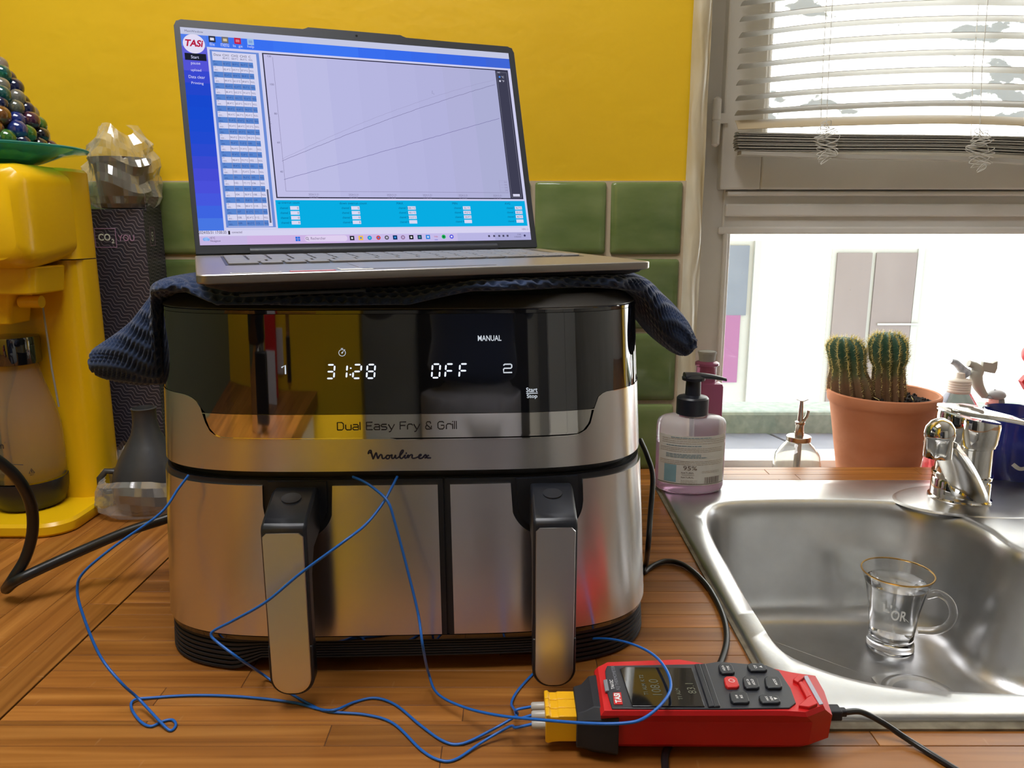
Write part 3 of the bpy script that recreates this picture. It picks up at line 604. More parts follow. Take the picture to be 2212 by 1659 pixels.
# thin wide sans lettering drawn as strokes
def strokes(mb, word, x0, z0, h, wd, T, t):
    """word as single-line rounded square letters"""
    gl = {'D': [[(0,0),(0,1),(.75,1),(1,.8),(1,.2),(.75,0),(0,0)]], 'u': [[(0,.7),(0,.15),(.2,0),(.8,0),(.9,.1)],[(.9,.7),(.9,0)]], 'a': [[(.05,.7),(.75,.7),(.9,.55),(.9,0),(.15,0),(0,.12),(0,.26),(.15,.38),(.9,.38)]], 'l': [[(0,1.05),(0,0)]],
          'E': [[(1,1),(0,1),(0,0),(1,0)],[(0,.52),(.85,.52)]], 's': [[(.9,.7),(.15,.7),(0,.6),(0,.47),(.15,.38),(.75,.36),(.9,.24),(.9,.1),(.75,0),(0,0)]], 'y': [[(0,.7),(.48,0)],[(1,.7),(.35,-.24),(.2,-.3),(.05,-.3)]],
          'F': [[(1,1),(0,1),(0,0)],[(0,.52),(.85,.52)]], 'r': [[(0,0),(0,.5),(.2,.7),(.7,.7),(.85,.55)]], '&': [[(1,.0),(.2,.6),(.15,.85),(.3,1),(.75,1),(.85,.85),(.85,.75)],[(.3,.55),(.05,.4),(0,.2),(.15,0),(.75,0),(.95,.2),(.95,.45)]],
          'G': [[(1,.85),(.8,1),(.25,1),(0,.8),(0,.2),(.25,0),(.8,0),(1,.2),(1,.5),(.5,.5)]], 'i': [[(0,.7),(0,0)],[(0,1.05),(0,.93)]]}
    adv = {'l': .3, 'i': .3, ' ': .75, 'D': 1.35, 'E': 1.25, 'F': 1.2, 'G': 1.4, '&': 1.3, 'r': 1.05}
    tot = sum(adv.get(c, 1.18) for c in word); x = x0; k = wd/tot
    for c in word:
        for st in gl.get(c, []): ribbon(mb, [(x+p[0]*k, z0+p[1]*h) for p in st], t, T)
        x += adv.get(c, 1.18)*k
b = MB(); strokes(b, 'Dual Easy Fry & Grill', -.0458, .2022, .0062, .0945, TS_(0.0001), .00075); b.build('strip_lettering', M['dark_print'], fry, smooth=0)
b = MB()
def mpt(cx, cy): return (-.0227+((780+cx/9.617)-795)/135*.0492, .1762+(995-(880+cy/9.617))/27*.0101)
for pts in ([(150,960),(160,915),(182,885),(208,888),(215,940),(240,1040),(250,1068),(275,1010),(312,935),(325,985),(348,1062),(370,1020),(400,978),(425,985),(432,1030),(445,1062),(475,1060),(505,1035),(530,1000),(560,992),(588,1008),(580,1050),(548,1072),(518,1055),(522,1015),(560,995),(600,1000),(638,985),(630,1030),(645,1062),(680,1050),(712,990),(708,1035),(728,1062),(770,1040),(820,985),(868,920),(872,890),(850,888),(820,930),(800,1000),(808,1055),(845,1062),(885,1020),(912,992),(898,1035),(915,1062),(945,1040),(972,988),(972,1055),(1000,1010),(1040,985),(1058,1000),(1050,1040),(1070,1065),(1120,1058),(1180,1035),(1235,1005),(1240,985),(1212,988),(1188,1030),(1205,1068),(1260,1062),(1300,1020),(1325,992),(1345,1005),(1358,1050),(1385,1062),(1440,1060)], [(1400,1000),(1370,1018),(1345,1045),(1312,1066)], ):
    sp = spline([mpt(*p) for p in pts], 4); ribbon(b, sp, .00105, TS_(0.0004)); ribbon(b, [(p[0]+.0003, p[1]) for p in sp], .0008, TS_(0.00045))
for c_ in ((200, 930, 22), (232, 1000, 20), (335, 1010, 18), (935, 952, 17)):
    b.add([S(*mpt(c_[0]+p[0], c_[1]+p[1]), .0005) for p in circ(0, 0, c_[2], 12)], [tuple(range(12))])
b.build('brand_lettering', mat('dark_blue_print', (0.012, 0.012, 0.05), .4), fry, smooth=0)
# ---- drawers
def drawer(u0, u1, cu0, cu1, wrap):
    """u0..u1 drawer front, cu0..cu1 handle recess"""
    d = band('drawer', u0, u1, 0.0190, 0.1596, M['black_plastic'], -0.0012, 0.003, nv=2, bevel=0)
    mid = (cu0+cu1)/2; hw = (cu1-cu0)/2; zr_ = 0.1075
    p0 = u0+(0.0040 if u0 > -.2 else 0.0); p1 = u1-(0.0040 if u1 < .2 else 0.0)
    def top(u):
        t = abs(u-mid)
        if t >= hw: return 0.1552
        q = hw-t; rr = 0.030
        return zr_ if q > rr else zr_+rr-math.sqrt(max(0, rr*rr-(rr-q)**2))+ (0.0)
    b = MB(); us = sorted(set(list(np.linspace(p0, p1, 90))+list(np.linspace(cu0, cu0+.03, 30))+list(np.linspace(cu1-.03, cu1, 30))+[cu0-1e-5, cu1+1e-5]))
    nv = 3
    for o_ in (0.0008, -0.0012):
        base = len(b.v)
        for j in range(nv+1):
            for u in us: b.v.append(S(u, 0.0205+(top(u)-0.0205)*j/nv, o_))
        n_ = len(us)
        for j in range(nv):
            for i in range(n_-1):
                a = base+j*n_+i; f = (a, a+1, a+n_+1, a+n_); b.f.append(f if o_ > 0 else f[::-1]); b.m.append(0)
    n_ = len(us); o2 = n_*(nv+1)
    for i in range(n_-1): b.f.append((i, o2+i, o2+i+1, i+1)); b.m.append(0); a = nv*n_+i; b.f.append((a, a+1, o2+a+1, o2+a)); b.m.append(0)
    for j in range(nv): a = j*n_; b.f.append((a, a+n_, o2+a+n_, o2+a)); b.m.append(0); a += n_-1; b.f.append((a, o2+a, o2+a+n_, a+n_)); b.m.append(0)
    b.build('steel_panel', M['steel'], d, smooth=30)
    # recess frame (U) and release block
    b = MB(); fr = .0045
    U = [(mid-hw+fr, .1590)]+[(mid-hw+fr+.026*(1-math.cos(R(a))), zr_+fr+.026*(1-math.sin(R(a)))) for a in range(0, 91, 15)]+[(mid+hw-fr-.026*(1-math.cos(R(a))), zr_+fr+.026*(1-math.sin(R(a)))) for a in range(90, -1, -15)]+[(mid+hw-fr, .1590)]
    b.loft([[S(u, z, .0016) for u, z in U], [S(u, z, -.002) for u, z in U]]); b.build('handle_recess', M['black_plastic'], d, smooth=30)
    x, y, _ = S(mid+.002, .14, 0)
    hx_ = x+(.000 if mid > 0 else -.002); b = MB(); HW = .0175
    # side profile (y towards camera, z): block that leaves the front, then the bar hanging down
    def bar(prof_, hw_): return [[(hx_+s*hw_, y+p[0], p[1]+ZS) for p in prof_] for s in (-1, 1)]
    pr = [(-.000, .1545), (-.012, .1545), (-.040, .1435), (-.0480, .1400), (-.0500, .1360), (-.0492, .0140), (-.0385, .0140), (-.0375, .020), (-.0360, .095), (-.026, .112), (.000, .117)]
    r2 = []
    for s, k in ((-1, 0), (-.86, 1), (.86, 1), (1, 0)):
        r2.append([(hx_+s*(HW), y+p[0]*(1 if k else .985)+(0 if k else -.0003), p[1]+ZS) for p in pr])
    b.loft(r2); 
    h = b.build('handle', M['black_plastic'], d, smooth=35, bevel=.0035, bseg=3)
    b2_ = MB(); rr = .0150; zb0 = .0125; oc = [(-HW, .0400), (-HW, zb0)]+[(-HW+rr*(1-math.cos(R(a))), zb0-rr*math.sin(R(a))) for a in range(10, 91, 10)]+[(HW-rr*(1-math.cos(R(a))), zb0-rr*math.sin(R(a))) for a in range(90, -1, -10)]+[(HW, .0400)]
    b2_.loft([[(hx_+p[0], y+yy, p[1]+ZS) for p in oc] for yy in (-.0500, -.0375)][::-1]); b2_.build('handle_tip', M['black_plastic'], d, smooth=35, bevel=.001)
    b = MB(); HC = .0155; z0, z1 = 0.0000, .1352
    poly = [(HC*math.sin(R(a)) if False else 0, 0) for a in ()]
    rr = .0132
    poly = [(-HC, z1-.003), (-HC, z0+rr)]+[(-HC+rr*(1-math.cos(R(a))), z0+rr*(1-math.sin(R(a)))) for a in range(10, 91, 10)]+[(HC-rr*(1-math.cos(R(a))), z0+rr*(1-math.sin(R(a)))) for a in range(90, -1, -10)]+[(HC, z1-.003), (HC-.003, z1), (-HC+.003, z1)]
    b.loft([[(hx_+p[0], y-.0480-.0024-(.0010 if p[1] > .05 else 0), p[1]+ZS) for p in poly], [(hx_+p[0]*.97, y-.0480-.0034-(.0010 if p[1] > .05 else 0), p[1]+ZS) for p in poly]][::-1])
    b.build('handle_cover', M['steel_cover'], d, smooth=30)
    b = MB(); b.prism(circ(0, 0, .006, 20), .0, .0012, T=lambda a, c, e: (hx_+a*1.3, y-.020+c*1.0-.0, .1545-.0035+ZS+e-(-c)*.35)); b.build('release_button', M['black_plastic'], h, smooth=30)
    return d
drawer(-.262, .0352, -.1060, -.0512, 'l'); drawer(.0370, .262, .0889, .1478, 'r')
for sx_ in (-.16, .16):
    for sy_ in (.06, .26): b = MB(); b.lathe([(.010, 0.0), (.011, .012)], 16, (sx_, sy_, 0)); b.build('foot', M['black_rubber'], fry)

# ================================================================== LAPTOP
LO = np.array([-.2121, .5168, .3468+.0005]); LY, LP, LR = .3877, .0232, -.0099; LW, LD, LL, LA = .357, .2356, .2352, .3174
Rm = np.array(Matrix.Rotation(LY, 3, 'Z') @ Matrix.Rotation(LP, 3, 'X') @ Matrix.Rotation(LR, 3, 'Y'))
lap = thing('laptop', 'open silver laptop with temperature graph on screen, resting on the navy cloth', 'laptop', LO)
lap.rotation_euler = Matrix(Rm.tolist()).to_euler()
def lidp(a, c, n=0.0): return (a, LD+c*math.sin(LA)-n*math.cos(LA), c*math.cos(LA)+n*math.sin(LA))
def lidab(px, py):
    r = Rm.T@ray(px, py); o = Rm.T@(C0-LO); nn = np.array([0, -math.cos(LA), math.sin(LA)]); p0 = np.array([0, LD, 0])
    t = nn.dot(p0-o)/nn.dot(r); p = o+r*t; return p[0], (p[1]-LD)*math.sin(LA)+p[2]*math.cos(LA)
TH2 = .0135
# base: wedge-undersided slab, sloped in underneath
b = MB()
def brr(inset, z, f=0.0): return [(x, y, z) for x, y in rrect(inset, inset+f, LW-inset, LD-inset*.5, .007)]
b.loft([brr(.003, -.0068), brr(.0004, -.0060), brr(0, -.0052), brr(0, -.0006), brr(.0006, 0)]); b.build('base', M['laptop_silver'], lap, smooth=30)
b = MB(); b.loft([brr(.020, -.0150, .008), brr(.006, -.0090), brr(.004, -.0066)]); b.build('underside', M['black_matte'], lap, smooth=30)
b = MB(); b.loft([brr(.030, -.0168, .014), brr(.020, -.0152, .010)]); b.build('bottom_cover', M['laptop_dark'], lap, smooth=30)
b = MB(); b.box((.028, .030, -.0190), (.120, .034, -.0165)); b.build('rubber_foot', M['laptop_dark'], lap, bevel=.0006)
# keyboard: six rows
kw = MB(); kw.box((.022, .088, -.0004), (.338, .212, .0002)); kw.build('key_well', M['laptop_dark'], lap, smooth=0)
kmesh = {}
for r in range(6):
    y0 = .0905+r*.0200; hgt = .0175 if r < 5 else .0125; x = .0245
    widths = [.0165]*17 if r else [.0230, .0165, .0165, .0165, .098, .0165, .0165, .0165, .0165, .0165, .0165, .0165]
    if r == 1: widths = [.0300]+[.0165]*10+[.0310]+[.0165]*4
    for wk in widths:
        if x+wk > .338: break
        kk = (wk, hgt)
        if kk not in kmesh:
            mb = MB(); mb.loft([[(p[0], p[1], z) for p in rrect(i_, i_, wk-i_, hgt-i_, .0015, 2)] for i_, z in ((0, 0), (0, .0011), (.0006, .0015))]); o = mb.build('key', M['key'], lap, smooth=30); kmesh[kk] = o.data
        else: o = bpy.data.objects.new('key', kmesh[kk]); COL.objects.link(o); o.parent = lap
        o.location = (x, y0, 0.0002); x += wk+.0022
b = MB(); b.loft([[(p[0], p[1], z) for p in rrect(.115, .012, .222, .080, .003)] for z in (.0, .0003)]); b.build('trackpad', M['laptop_silver'], lap, smooth=30)
for a, c, nm, cols in (((.022, .004), (.056, .011), 'sticker', ((0.6, 0.6, 0.62), (.05, .05, .06))), ((.062, .004), (.094, .012), 'sticker', ((.55, .08, .09), (.7, .5, .5))), ((.098, .006), (.122, .026), 'sticker', ((.72, .72, .66), (.17, .18, .25)))):
    b = MB(); b.box((a[0], a[1], .0001), (c[0], c[1], .0003), 0); hgt = c[1]-a[1]; b.box((a[0]+.001, a[1]+hgt*.55, .0003), (c[0]-.001, a[1]+hgt*.92, .00035), 1); b.build(nm, [mat('sticker_print', cols[0], .4), mat('sticker_print', cols[1], .4)], lap, smooth=0)
# lid with raised webcam tab
tb0, tb1 = lidab(660, 66)[0], lidab(872, 84)[0]
out = [(0.001, .0015), (LW-.001, .0015), (LW, LL-.007), (LW-.0022, LL-.0022), (LW-.007, LL), (tb1+.003, LL), (tb1-.003, LL+.0028), (tb0+.003, LL+.0028), (tb0-.003, LL), (.007, LL), (.0022, LL-.0022), (0, LL-.007)]
b = MB(); b.loft([[lidp(a, c, n_) for a, c in out] for n_ in (-.0052, -.0002, 0)]); lid = b.build('lid', M['laptop_dark'], lap, smooth=30, bevel=.0005)
b = MB(); ins = lambda p: (min(max(p[0], .0012), LW-.0012), min(p[1], LL+.0018 if tb0-.004 < p[0] < tb1+.004 else LL-.001))
b.loft([[lidp(*ins(q), n_) for q in out] for n_ in (0, .0006)]); b.build('bezel', M['laptop_dark'], lid, smooth=30)
b = MB(); b.loft([[lidp(*lidab(770, 79)) if False else lidp(lidab(770, 78)[0]+p[0], lidab(770, 78)[1]+p[1], n_) for p in circ(0, 0, .0012, 12)] for n_ in (.0006, .0008)]); b.build('webcam', M['black_gloss'], lid)
b = MB(); b.tube([(0.05, LD, .002), (LW-.05, LD, .002)], .0045, 12); b.build('hinge', M['laptop_dark'], lap)
# ---- screen contents, drawn flat on the display
a0, c1 = lidab(390, 62); a1, c0 = lidab(1143, 519); a0 = (a0+lidab(431, 530)[0])/2; a1 = (a1+lidab(1101, 113)[0])/2; c1 = (c1+lidab(1101, 114)[1])/2; c0 = (c0+lidab(431, 530)[1])/2
class Scr:
    def __init__(s, n): s.n = n; s.mb = MB(); s.ms = []
    def mi(s, col):
        m_ = em(*col)
        if m_ not in s.ms: s.ms.append(m_)
        return s.ms.index(m_)
    def T(s, dz=0): return lambda x, y: lidp(x, y, s.n+dz)
    def rect(s, p0, p1, col, dz=0):
        (x0, y1_), (x1, y0_) = lidab(*p0), lidab(*p1); return s.arect(x0, y0_, x1, y1_, col, dz)
    def arect(s, x0, y0_, x1, y1_, col, dz=0): T = s.T(dz); s.mb.quad(T(x0, y0_), T(x1, y0_), T(x1, y1_), T(x0, y1_), s.mi(col)); return x0, y0_, x1, y1_
    def frame(s, x0, y0_, x1, y1_, t, col, dz=0):
        for q in ((x0, y0_, x1, y0_+t), (x0, y1_-t, x1, y1_), (x0, y0_, x0+t, y1_), (x1-t, y0_, x1, y1_)): s.arect(*q, col, dz)
    def text(s, body, px, py, hpx, col, dz=0.0, bold=.0, wpx=None, **k):
        x, y = lidab(px, py); y2 = lidab(px, py-hpx)[1]; kk = dict(keep=True)
        if wpx: x2 = lidab(px+wpx, py)[0]; text(s.mb, body, x, y, x2, y2, s.T(dz), s.mi(col), bold=bold, **k)
        else: text(s.mb, body, x, y, x+.01, y2, s.T(dz), s.mi(col), bold=bold, keep=True, **k)
    def line(s, pts, t, col, dz=0.0, px=True): ribbon(s.mb, [lidab(*p) for p in pts] if px else pts, t, s.T(dz), s.mi(col))
    def disc(s, px, py, r, col, dz=0, n=32, sx_=1.0): x, y = lidab(px, py); T = s.T(dz); s.mb.add([T(x+p[0]*sx_, y+p[1]) for p in circ(0, 0, r, n)], [tuple(range(n))], s.mi(col))
    def done(s, name): return s.mb.build(name, s.ms, lid, smooth=0)
WHT, LAV, BLU, NAV = (214, 214, 240), (186, 184, 226), (58, 116, 238), (44, 46, 62)
sA = Scr(.0009); W_, H_ = a1-a0, c1-c0
def U(u, v): return a0+W_*u, c1-H_*v           # u from left, v from top
def ur(s, u0, v0, u1, v1, col, dz=0): x0, y1_ = U(u0, v0); x1, y0_ = U(u1, v1); return s.arect(x0, y0_, x1, y1_, col, dz)
def vof(px, py): x, y = lidab(px, py); return (x-a0)/W_, (c1-y)/H_
v_title = vof(430, 77)[1]; v_bar = vof(430, 101)[1]; u_side = (vof(449, 130)[0]+vof(483, 480)[0])/2; v_stat = vof(450, 499)[1]; v_task = vof(600, 509)[1]
ur(sA, 0, 0, 1, 1, (206, 206, 238))
B1 = .0001
ur(sA, 0, 0, 1, v_title, (196, 200, 226), B1)
for k in range(12): ur(sA, k/12, v_title, (k+1)/12, v_bar, [(70, 122, 240), (62, 116, 240), (58, 112, 240), (60, 116, 242), (62, 118, 244), (62, 118, 242), (58, 110, 238), (56, 108, 236), (56, 106, 232), (58, 104, 228), (60, 102, 222), (64, 102, 214)][k], B1)
sc_ = [(94, 130, 224), (96, 96, 216), (84, 84, 214), (56, 72, 208), (36, 70, 204), (24, 72, 206), (24, 74, 208), (28, 74, 208), (34, 74, 208), (44, 74, 208), (58, 74, 208), (70, 76, 212), (74, 80, 218), (70, 88, 222), (62, 100, 224), (72, 118, 226)]
for k, c_ in enumerate(sc_): ur(sA, 0, v_title+(v_stat-v_title)*k/len(sc_), u_side, v_title+(v_stat-v_title)*(k+1)/len(sc_), c_, B1)
ur(sA, 0, v_stat, 1, v_task, (214, 210, 240), B1)
for k in range(8): ur(sA, k/8, v_task, (k+1)/8, 1, [(198, 182, 226), (206, 178, 226), (204, 178, 226), (202, 180, 228), (200, 186, 232), (196, 186, 232), (184, 180, 226), (170, 168, 214)][k], B1)
# data table
tl, tr_, tt, tb = vof(457, 112)[0], vof(560, 120)[0], vof(510, 112)[1], vof(530, 492)[1]
tr_ = (vof(560, 120)[0]+vof(594, 480)[0])/2; tl = (vof(455, 120)[0]+vof(487, 490)[0])/2
q = ur(sA, tl, tt, tr_, tb, (108, 140, 214), B1); ur(sA, tl+.006, tt+.008, tr_-.008, tb-.004, (212, 212, 240), B1*2)
NRW = 29; r0 = tt+.050; rh = (tb-.006-r0)/NRW; cx0, cx1 = tl+.005, tr_-.019
cols = [0, .30, .53, .76, .96, 1.0]
for k in range(NRW+1):
    va = r0+rh*k-rh
    if k % 2 == 1: ur(sA, cx0, va, cx1, va+rh, (88, 132, 206), B1*3)
for cc in (.24, .455, .665, .88):
    ur(sA, cx0+(cx1-cx0)*cc, r0, cx0+(cx1-cx0)*cc+.0012, tb-.006, (140, 142, 176), B1*4)
ur(sA, tr_-.016, vof(577, 410)[1], tr_-.011, tb-.02, (92, 96, 124), B1*4)
sA.done('display')
sT = Scr(.0014)
def ut(body, u, v, h, col, wf=None, **k): x, y = U(u, v); text(sT.mb, body, x, y, x+(wf*W_ if wf else .01), y+h*H_, sT.T(), sT.mi(col), keep=not wf, **k)
for name, cc in (('Date', .05), ('CH1', .26), ('CH2', .475), ('CH3', .69), ('C', .905)): ut(name, cx0+(cx1-cx0)*cc, tt+.029, .011, (70, 70, 96))
rr_ = random.Random(3); t1, t2, t3 = 80.4, 58.0, 86.0
for k in range(NRW+1):
    v = r0+rh*k-rh*.30; col = (84, 88, 130) if k % 2 == 0 else (44, 64, 136)
    f = lambda t: ('%.1f°C' % t) if t < 100 else '%d. . .' % int(t)
    if k: ut('17:', cx0+(cx1-cx0)*.02, v-rh*.36, .0068, col); ut('202...', cx0+(cx1-cx0)*.03, v+rh*.14, .0068, col)
    for tv, cc in ((t1+1.0*k, .26), (t2+.87*k, .475), (t3+.94*k, .69)): ut(f(tv), cx0+(cx1-cx0)*cc, v, .0090, col, wf=.165*(cx1-cx0))
    ut('NULL', cx0+(cx1-cx0)*.90, v, .0085, col, wf=.10*(cx1-cx0))
sT.text('MainWindow', 399, 70, 4.5, (90, 90, 120)); 
sT.disc(419, 96, .0098, (226, 220, 244), dz=-.0002, sx_=1.02)
sT.text('TASi', 398, 101, 15, (180, 26, 62), dz=.0002, bold=.035, wpx=39, shear=.2)
b0 = lidab(400, 130.5); b1_ = lidab(445, 118.5); sT.arect(b0[0], b0[1], b1_[0], b1_[1], (30, 32, 46), -.0001)
for tx, px, py, hh_, wpx in (('Start', 413, 127.5, 6.5, 17), ('pause', 413, 142, 6, 20), ('upload', 413, 156.5, 7, 22), ('Data clear', 408, 170, 6.5, 35), ('Printing', 414, 184.5, 7, 26)): sT.text(tx, px, py, hh_, (214, 214, 248), wpx=wpx)
for tx, px, py, wpx in (('file', 453, 100, 11), ('menu', 477, 102, 18), ('la  ge', 504, 104.5, 20), ('help', 535, 106, 14)): sT.text(tx, px, py, 7, (200, 208, 248), wpx=wpx)
for px, py, col, c2 in ((458, 86, (44, 48, 66), (222, 222, 236)), (486, 88, (112, 110, 112), (214, 196, 160)), (513, 90, (190, 30, 66), (214, 120, 140)), (541, 92, (156, 190, 232), (128, 164, 220))):
    x, y = lidab(px, py); sT.arect(x-.0031, y-.0032, x+.0031, y+.0032, col, -.0001); sT.arect(x-.0018, y-.0014, x+.0018, y+.0014, c2)
sT.text('2024/05/31 17:00:33', 429, 506.5, 6.5, (34, 32, 50), wpx=60); sT.text('connected', 501, 505, 5, (70, 66, 92), wpx=22); x, y = lidab(495, 503.5); sT.arect(x-.0008, y-.0018, x+.0008, y+.0018, (20, 20, 30))
sT.text('15°C', 454, 517.5, 5, (70, 60, 90), wpx=11); sT.text('Nuageux', 455, 524.5, 5, (70, 60, 90), wpx=22); sT.disc(442, 518, .0016, (120, 170, 240)); sT.disc(446, 517.5, .0020, (150, 190, 245)); sT.disc(450, 518.5, .0013, (120, 170, 240))
# chart
gl = (vof(568, 125)[0]+vof(595, 425)[0])/2; gr = (vof(1100, 160)[0]+vof(1126, 425)[0])/2; gt = (vof(568, 118)[1]+vof(1098, 151)[1])/2; gb = (vof(600, 430)[1]+vof(1124, 430)[1])/2
sC = Scr(.00115)
x0g, y1g = U(gl, gt); x1g, y0g = U(gr, gb); sC.arect(x0g, y0g, x1g, y1g, (46, 44, 66)); gi = .0012
nx = 8
for k in range(nx):
    t0, t1_ = k/nx, (k+1)/nx; xe = x1g-.0155; col = [(192, 190, 230), (188, 188, 228), (184, 184, 226), (182, 182, 224), (180, 180, 222), (178, 178, 220), (176, 176, 216), (172, 174, 212)][k]
    sC.arect(x0g+gi+(xe-x0g-gi)*t0, y0g+gi, x0g+gi+(xe-x0g-gi)*t1_, y1g-gi, col, .00008)
sC.arect(x1g-.0150, y0g+.001, x1g-.001, y1g-.001, (62, 62, 82), .00008)
sC.frame(x1g-.0142, y0g+.002, x1g-.0018, y1g-.003, .0003, (130, 130, 150), .00016)
# cyan panel
pl, pr_, pt, pb = (vof(596, 440)[0]+vof(599, 490)[0])/2, (vof(1134, 440)[0]+vof(1138, 490)[0])/2, (vof(600, 434)[1]+vof(1130, 434)[1])/2, (vof(610, 493)[1]+vof(1130, 489)[1])/2
x0p, y1p = U(pl, pt); x1p, y0p = U(pr_, pb); sC.arect(x0p, y0p, x1p, y1p, (8, 172, 226), 0)
sC.done('chart_panel')
sL = Scr(.0015); gx = lambda t: x0g+(x1g-x0g)*t; gy = lambda t: y0g+(y1g-y0g)*t
GRY = (128, 122, 158)
ax_, ay_ = lidab(593, 124)[0]*.5+lidab(613, 414)[0]*.5, lidab(613, 414)[1]
sL.line([(ax_, y1g-.004), (ax_, ay_)], .0003, GRY, px=False); sL.line([(ax_, ay_), (x1g-.017, ay_+.0002)], .0003, GRY, px=False)
for k, tx in enumerate(('120', '100', '80', '60', '40')):
    yv = lidab([582, 590, 598, 603, 609][k], [123, 184, 247, 309, 372][k])[1]; xx = ax_-.0050+(.0012 if len(tx) < 3 else 0); text(sL.mb, tx, xx, yv-.0010, xx+.0030, yv+.0010, sL.T(), sL.mi((100, 96, 130)), keep=True)
vs, fs = textgeo('Temperature'); x_, y_ = lidab(586, 280); k_ = .0028; sL.mb.add([lidp(x_-v[1]*k_, y_+v[0]*k_, .0015) for v in vs], fs, sL.mi((90, 86, 120)))
rn = random.Random(11)
def curve(p0, p1, mid, col, t):
    a = lidab(*p0); c_ = lidab(*p1); m__ = lidab(*mid); P_s = []
    for k in range(61):
        s = k/60; x = a[0]+(c_[0]-a[0])*s; tm = (m__[0]-a[0])/(c_[0]-a[0]); kx = (m__[1]-(a[1]+(c_[1]-a[1])*tm))/(tm*(1-tm)); P_s.append((x, a[1]+(c_[1]-a[1])*s+kx*s*(1-s)+rn.uniform(-.00025, .00025)))
    sL.line(P_s, t, col, px=False)
curve((609, 349), (1068, 184), (830, 262), (104, 96, 140), .00032); curve((609, 345), (1066, 174), (830, 248), (150, 146, 184), .00022); curve((613, 389), (1078, 257), (850, 322), (100, 92, 150), .00035)
for k, (px, tx) in enumerate(((677, '16:59:40'), (763, '16:59:50'), (845, '17:0:0'), (922, '17:0:10'), (999, '17:0:20'), (1073, '17:0:30'))):
    x, _ = lidab(px, 420); yb_ = ay_; text(sL.mb, '2024-5-31', x-.0050, yb_-.0042, x+.0050, yb_-.0022, sL.T(), sL.mi(GRY)); text(sL.mb, tx, x-.0042, yb_-.0070, x+.0042, yb_-.0050, sL.T(), sL.mi(GRY))
xq, yq = x1g-.027, ay_+.001; sL.frame(xq, yq, xq+.0098, yq+.013, .0002, (150, 146, 180))
for k in range(4): text(sL.mb, 'CH%d' % (k+1), xq+.0058, yq+.0104-.0031*k, xq+.009, yq+.0120-.0031*k, sL.T(), sL.mi(GRY)); sL.line([(xq+.001, yq+.0112-.0031*k), (xq+.0048, yq+.0112-.0031*k)], .0002, (160, 156, 188), px=False)
xs_, yt_ = x1g-.0130, y1g-.0035; text(sL.mb, 'set', xs_, yt_-.0009, xs_+.003, yt_+.0011, sL.T(.0001), sL.mi((190, 190, 214)))
for k, tx in enumerate(('°C', '°F')): sL.mb.add([lidp(xs_+.0018+p[0], yt_-.0052-.0048*k+p[1], .0016) for p in circ(0, 0, .0011, 14)], [tuple(range(14))], sL.mi(((70, 140, 240), (220, 220, 240))[k])); text(sL.mb, tx, xs_+.0040, yt_-.0062-.0048*k, xs_+.0070, yt_-.0040-.0048*k, sL.T(.0001), sL.mi((220, 220, 240)))
sL.arect(x1g-.0122, y0g+.003, x1g-.0040, y0g+.0058, (212, 212, 236))
DK = (8, 84, 128)
for k, (px, tx, vals) in enumerate(((602, 'up overrun count', ('0', '0', '0', '0')), (735, 'down overrun count', ('0', '0', '0', '0')), (858, 'MAX', ('108.1°C', '83.1°C', '112.5°C', '')), (978, 'MIN', ('25.1°C', '19.2°C', '20.4°C', '')), (1091, 'AVG', ('46.7°C', '35.5°C', '46.2°C', '')))):
    x, _ = lidab(px, 440); text(sL.mb, tx, x-.001, y1p-.0043, x+.01, y1p-.0020, sL.T(), sL.mi(DK), keep=True)
    for j in range(4):
        yj = y1p-.0092-.0050*j; text(sL.mb, 'channel %d' % (j+1), x+.0006, yj, x+.0098, yj+.0022, sL.T(), sL.mi(DK)); sL.arect(x+.0105, yj-.0008, x+.0190, yj+.0029, (216, 216, 242))
        if vals[j]: xx = x+.0182-.0011*len(vals[j]); text(sL.mb, vals[j], xx, yj, x+.0184, yj+.0020, sL.T(.0001), sL.mi((70, 70, 100)))
# taskbar
ty = (lidab(643, 516)[1]+lidab(960, 513)[1])/2
def ic(px, col, r=.0022, col2=None, rnd_=False):
    x = lidab(px, 515)[0]
    if rnd_: sL.mb.add([lidp(x+p[0], ty+p[1], .0015) for p in circ(0, 0, r, 18)], [tuple(range(18))], sL.mi(col))
    else: sL.arect(x-r, ty-r, x+r, ty+r, col)
    if col2: sL.mb.add([lidp(x+p[0], ty+p[1], .0016) for p in circ(0, 0, r*.45, 12)], [tuple(range(12))], sL.mi(col2))
x = lidab(643, 515)[0]
for dx, dy in ((-1, -1), (0, -1), (-1, 0), (0, 0)): sL.arect(x+dx*.0024+.0001, ty+dy*.0024+.0001, x+dx*.0024+.0022, ty+dy*.0024+.0022, (34, 110, 220))
xa_, xb_ = lidab(658, 515)[0], lidab(750, 515)[0]; sL.mb.add([lidp(p[0], p[1], .00145) for p in rrect(xa_, ty-.0031, xb_, ty+.0031, .003)], [tuple(range(28))], sL.mi((222, 206, 238)))
sL.mb.add([], []); ribbon(sL.mb, circ(xa_+.0022, ty+.0003, .0012, 14), .0004, sL.T(.0001), sL.mi((70, 70, 90)), closed=True); sL.line([(xa_+.003, ty-.0006), (xa_+.0040, ty-.0016)], .0004, (70, 70, 90), .0001, px=False)
text(sL.mb, 'Rechercher', xa_+.0058, ty-.0012, xa_+.0205, ty+.0016, sL.T(.0001), sL.mi((110, 100, 130)))
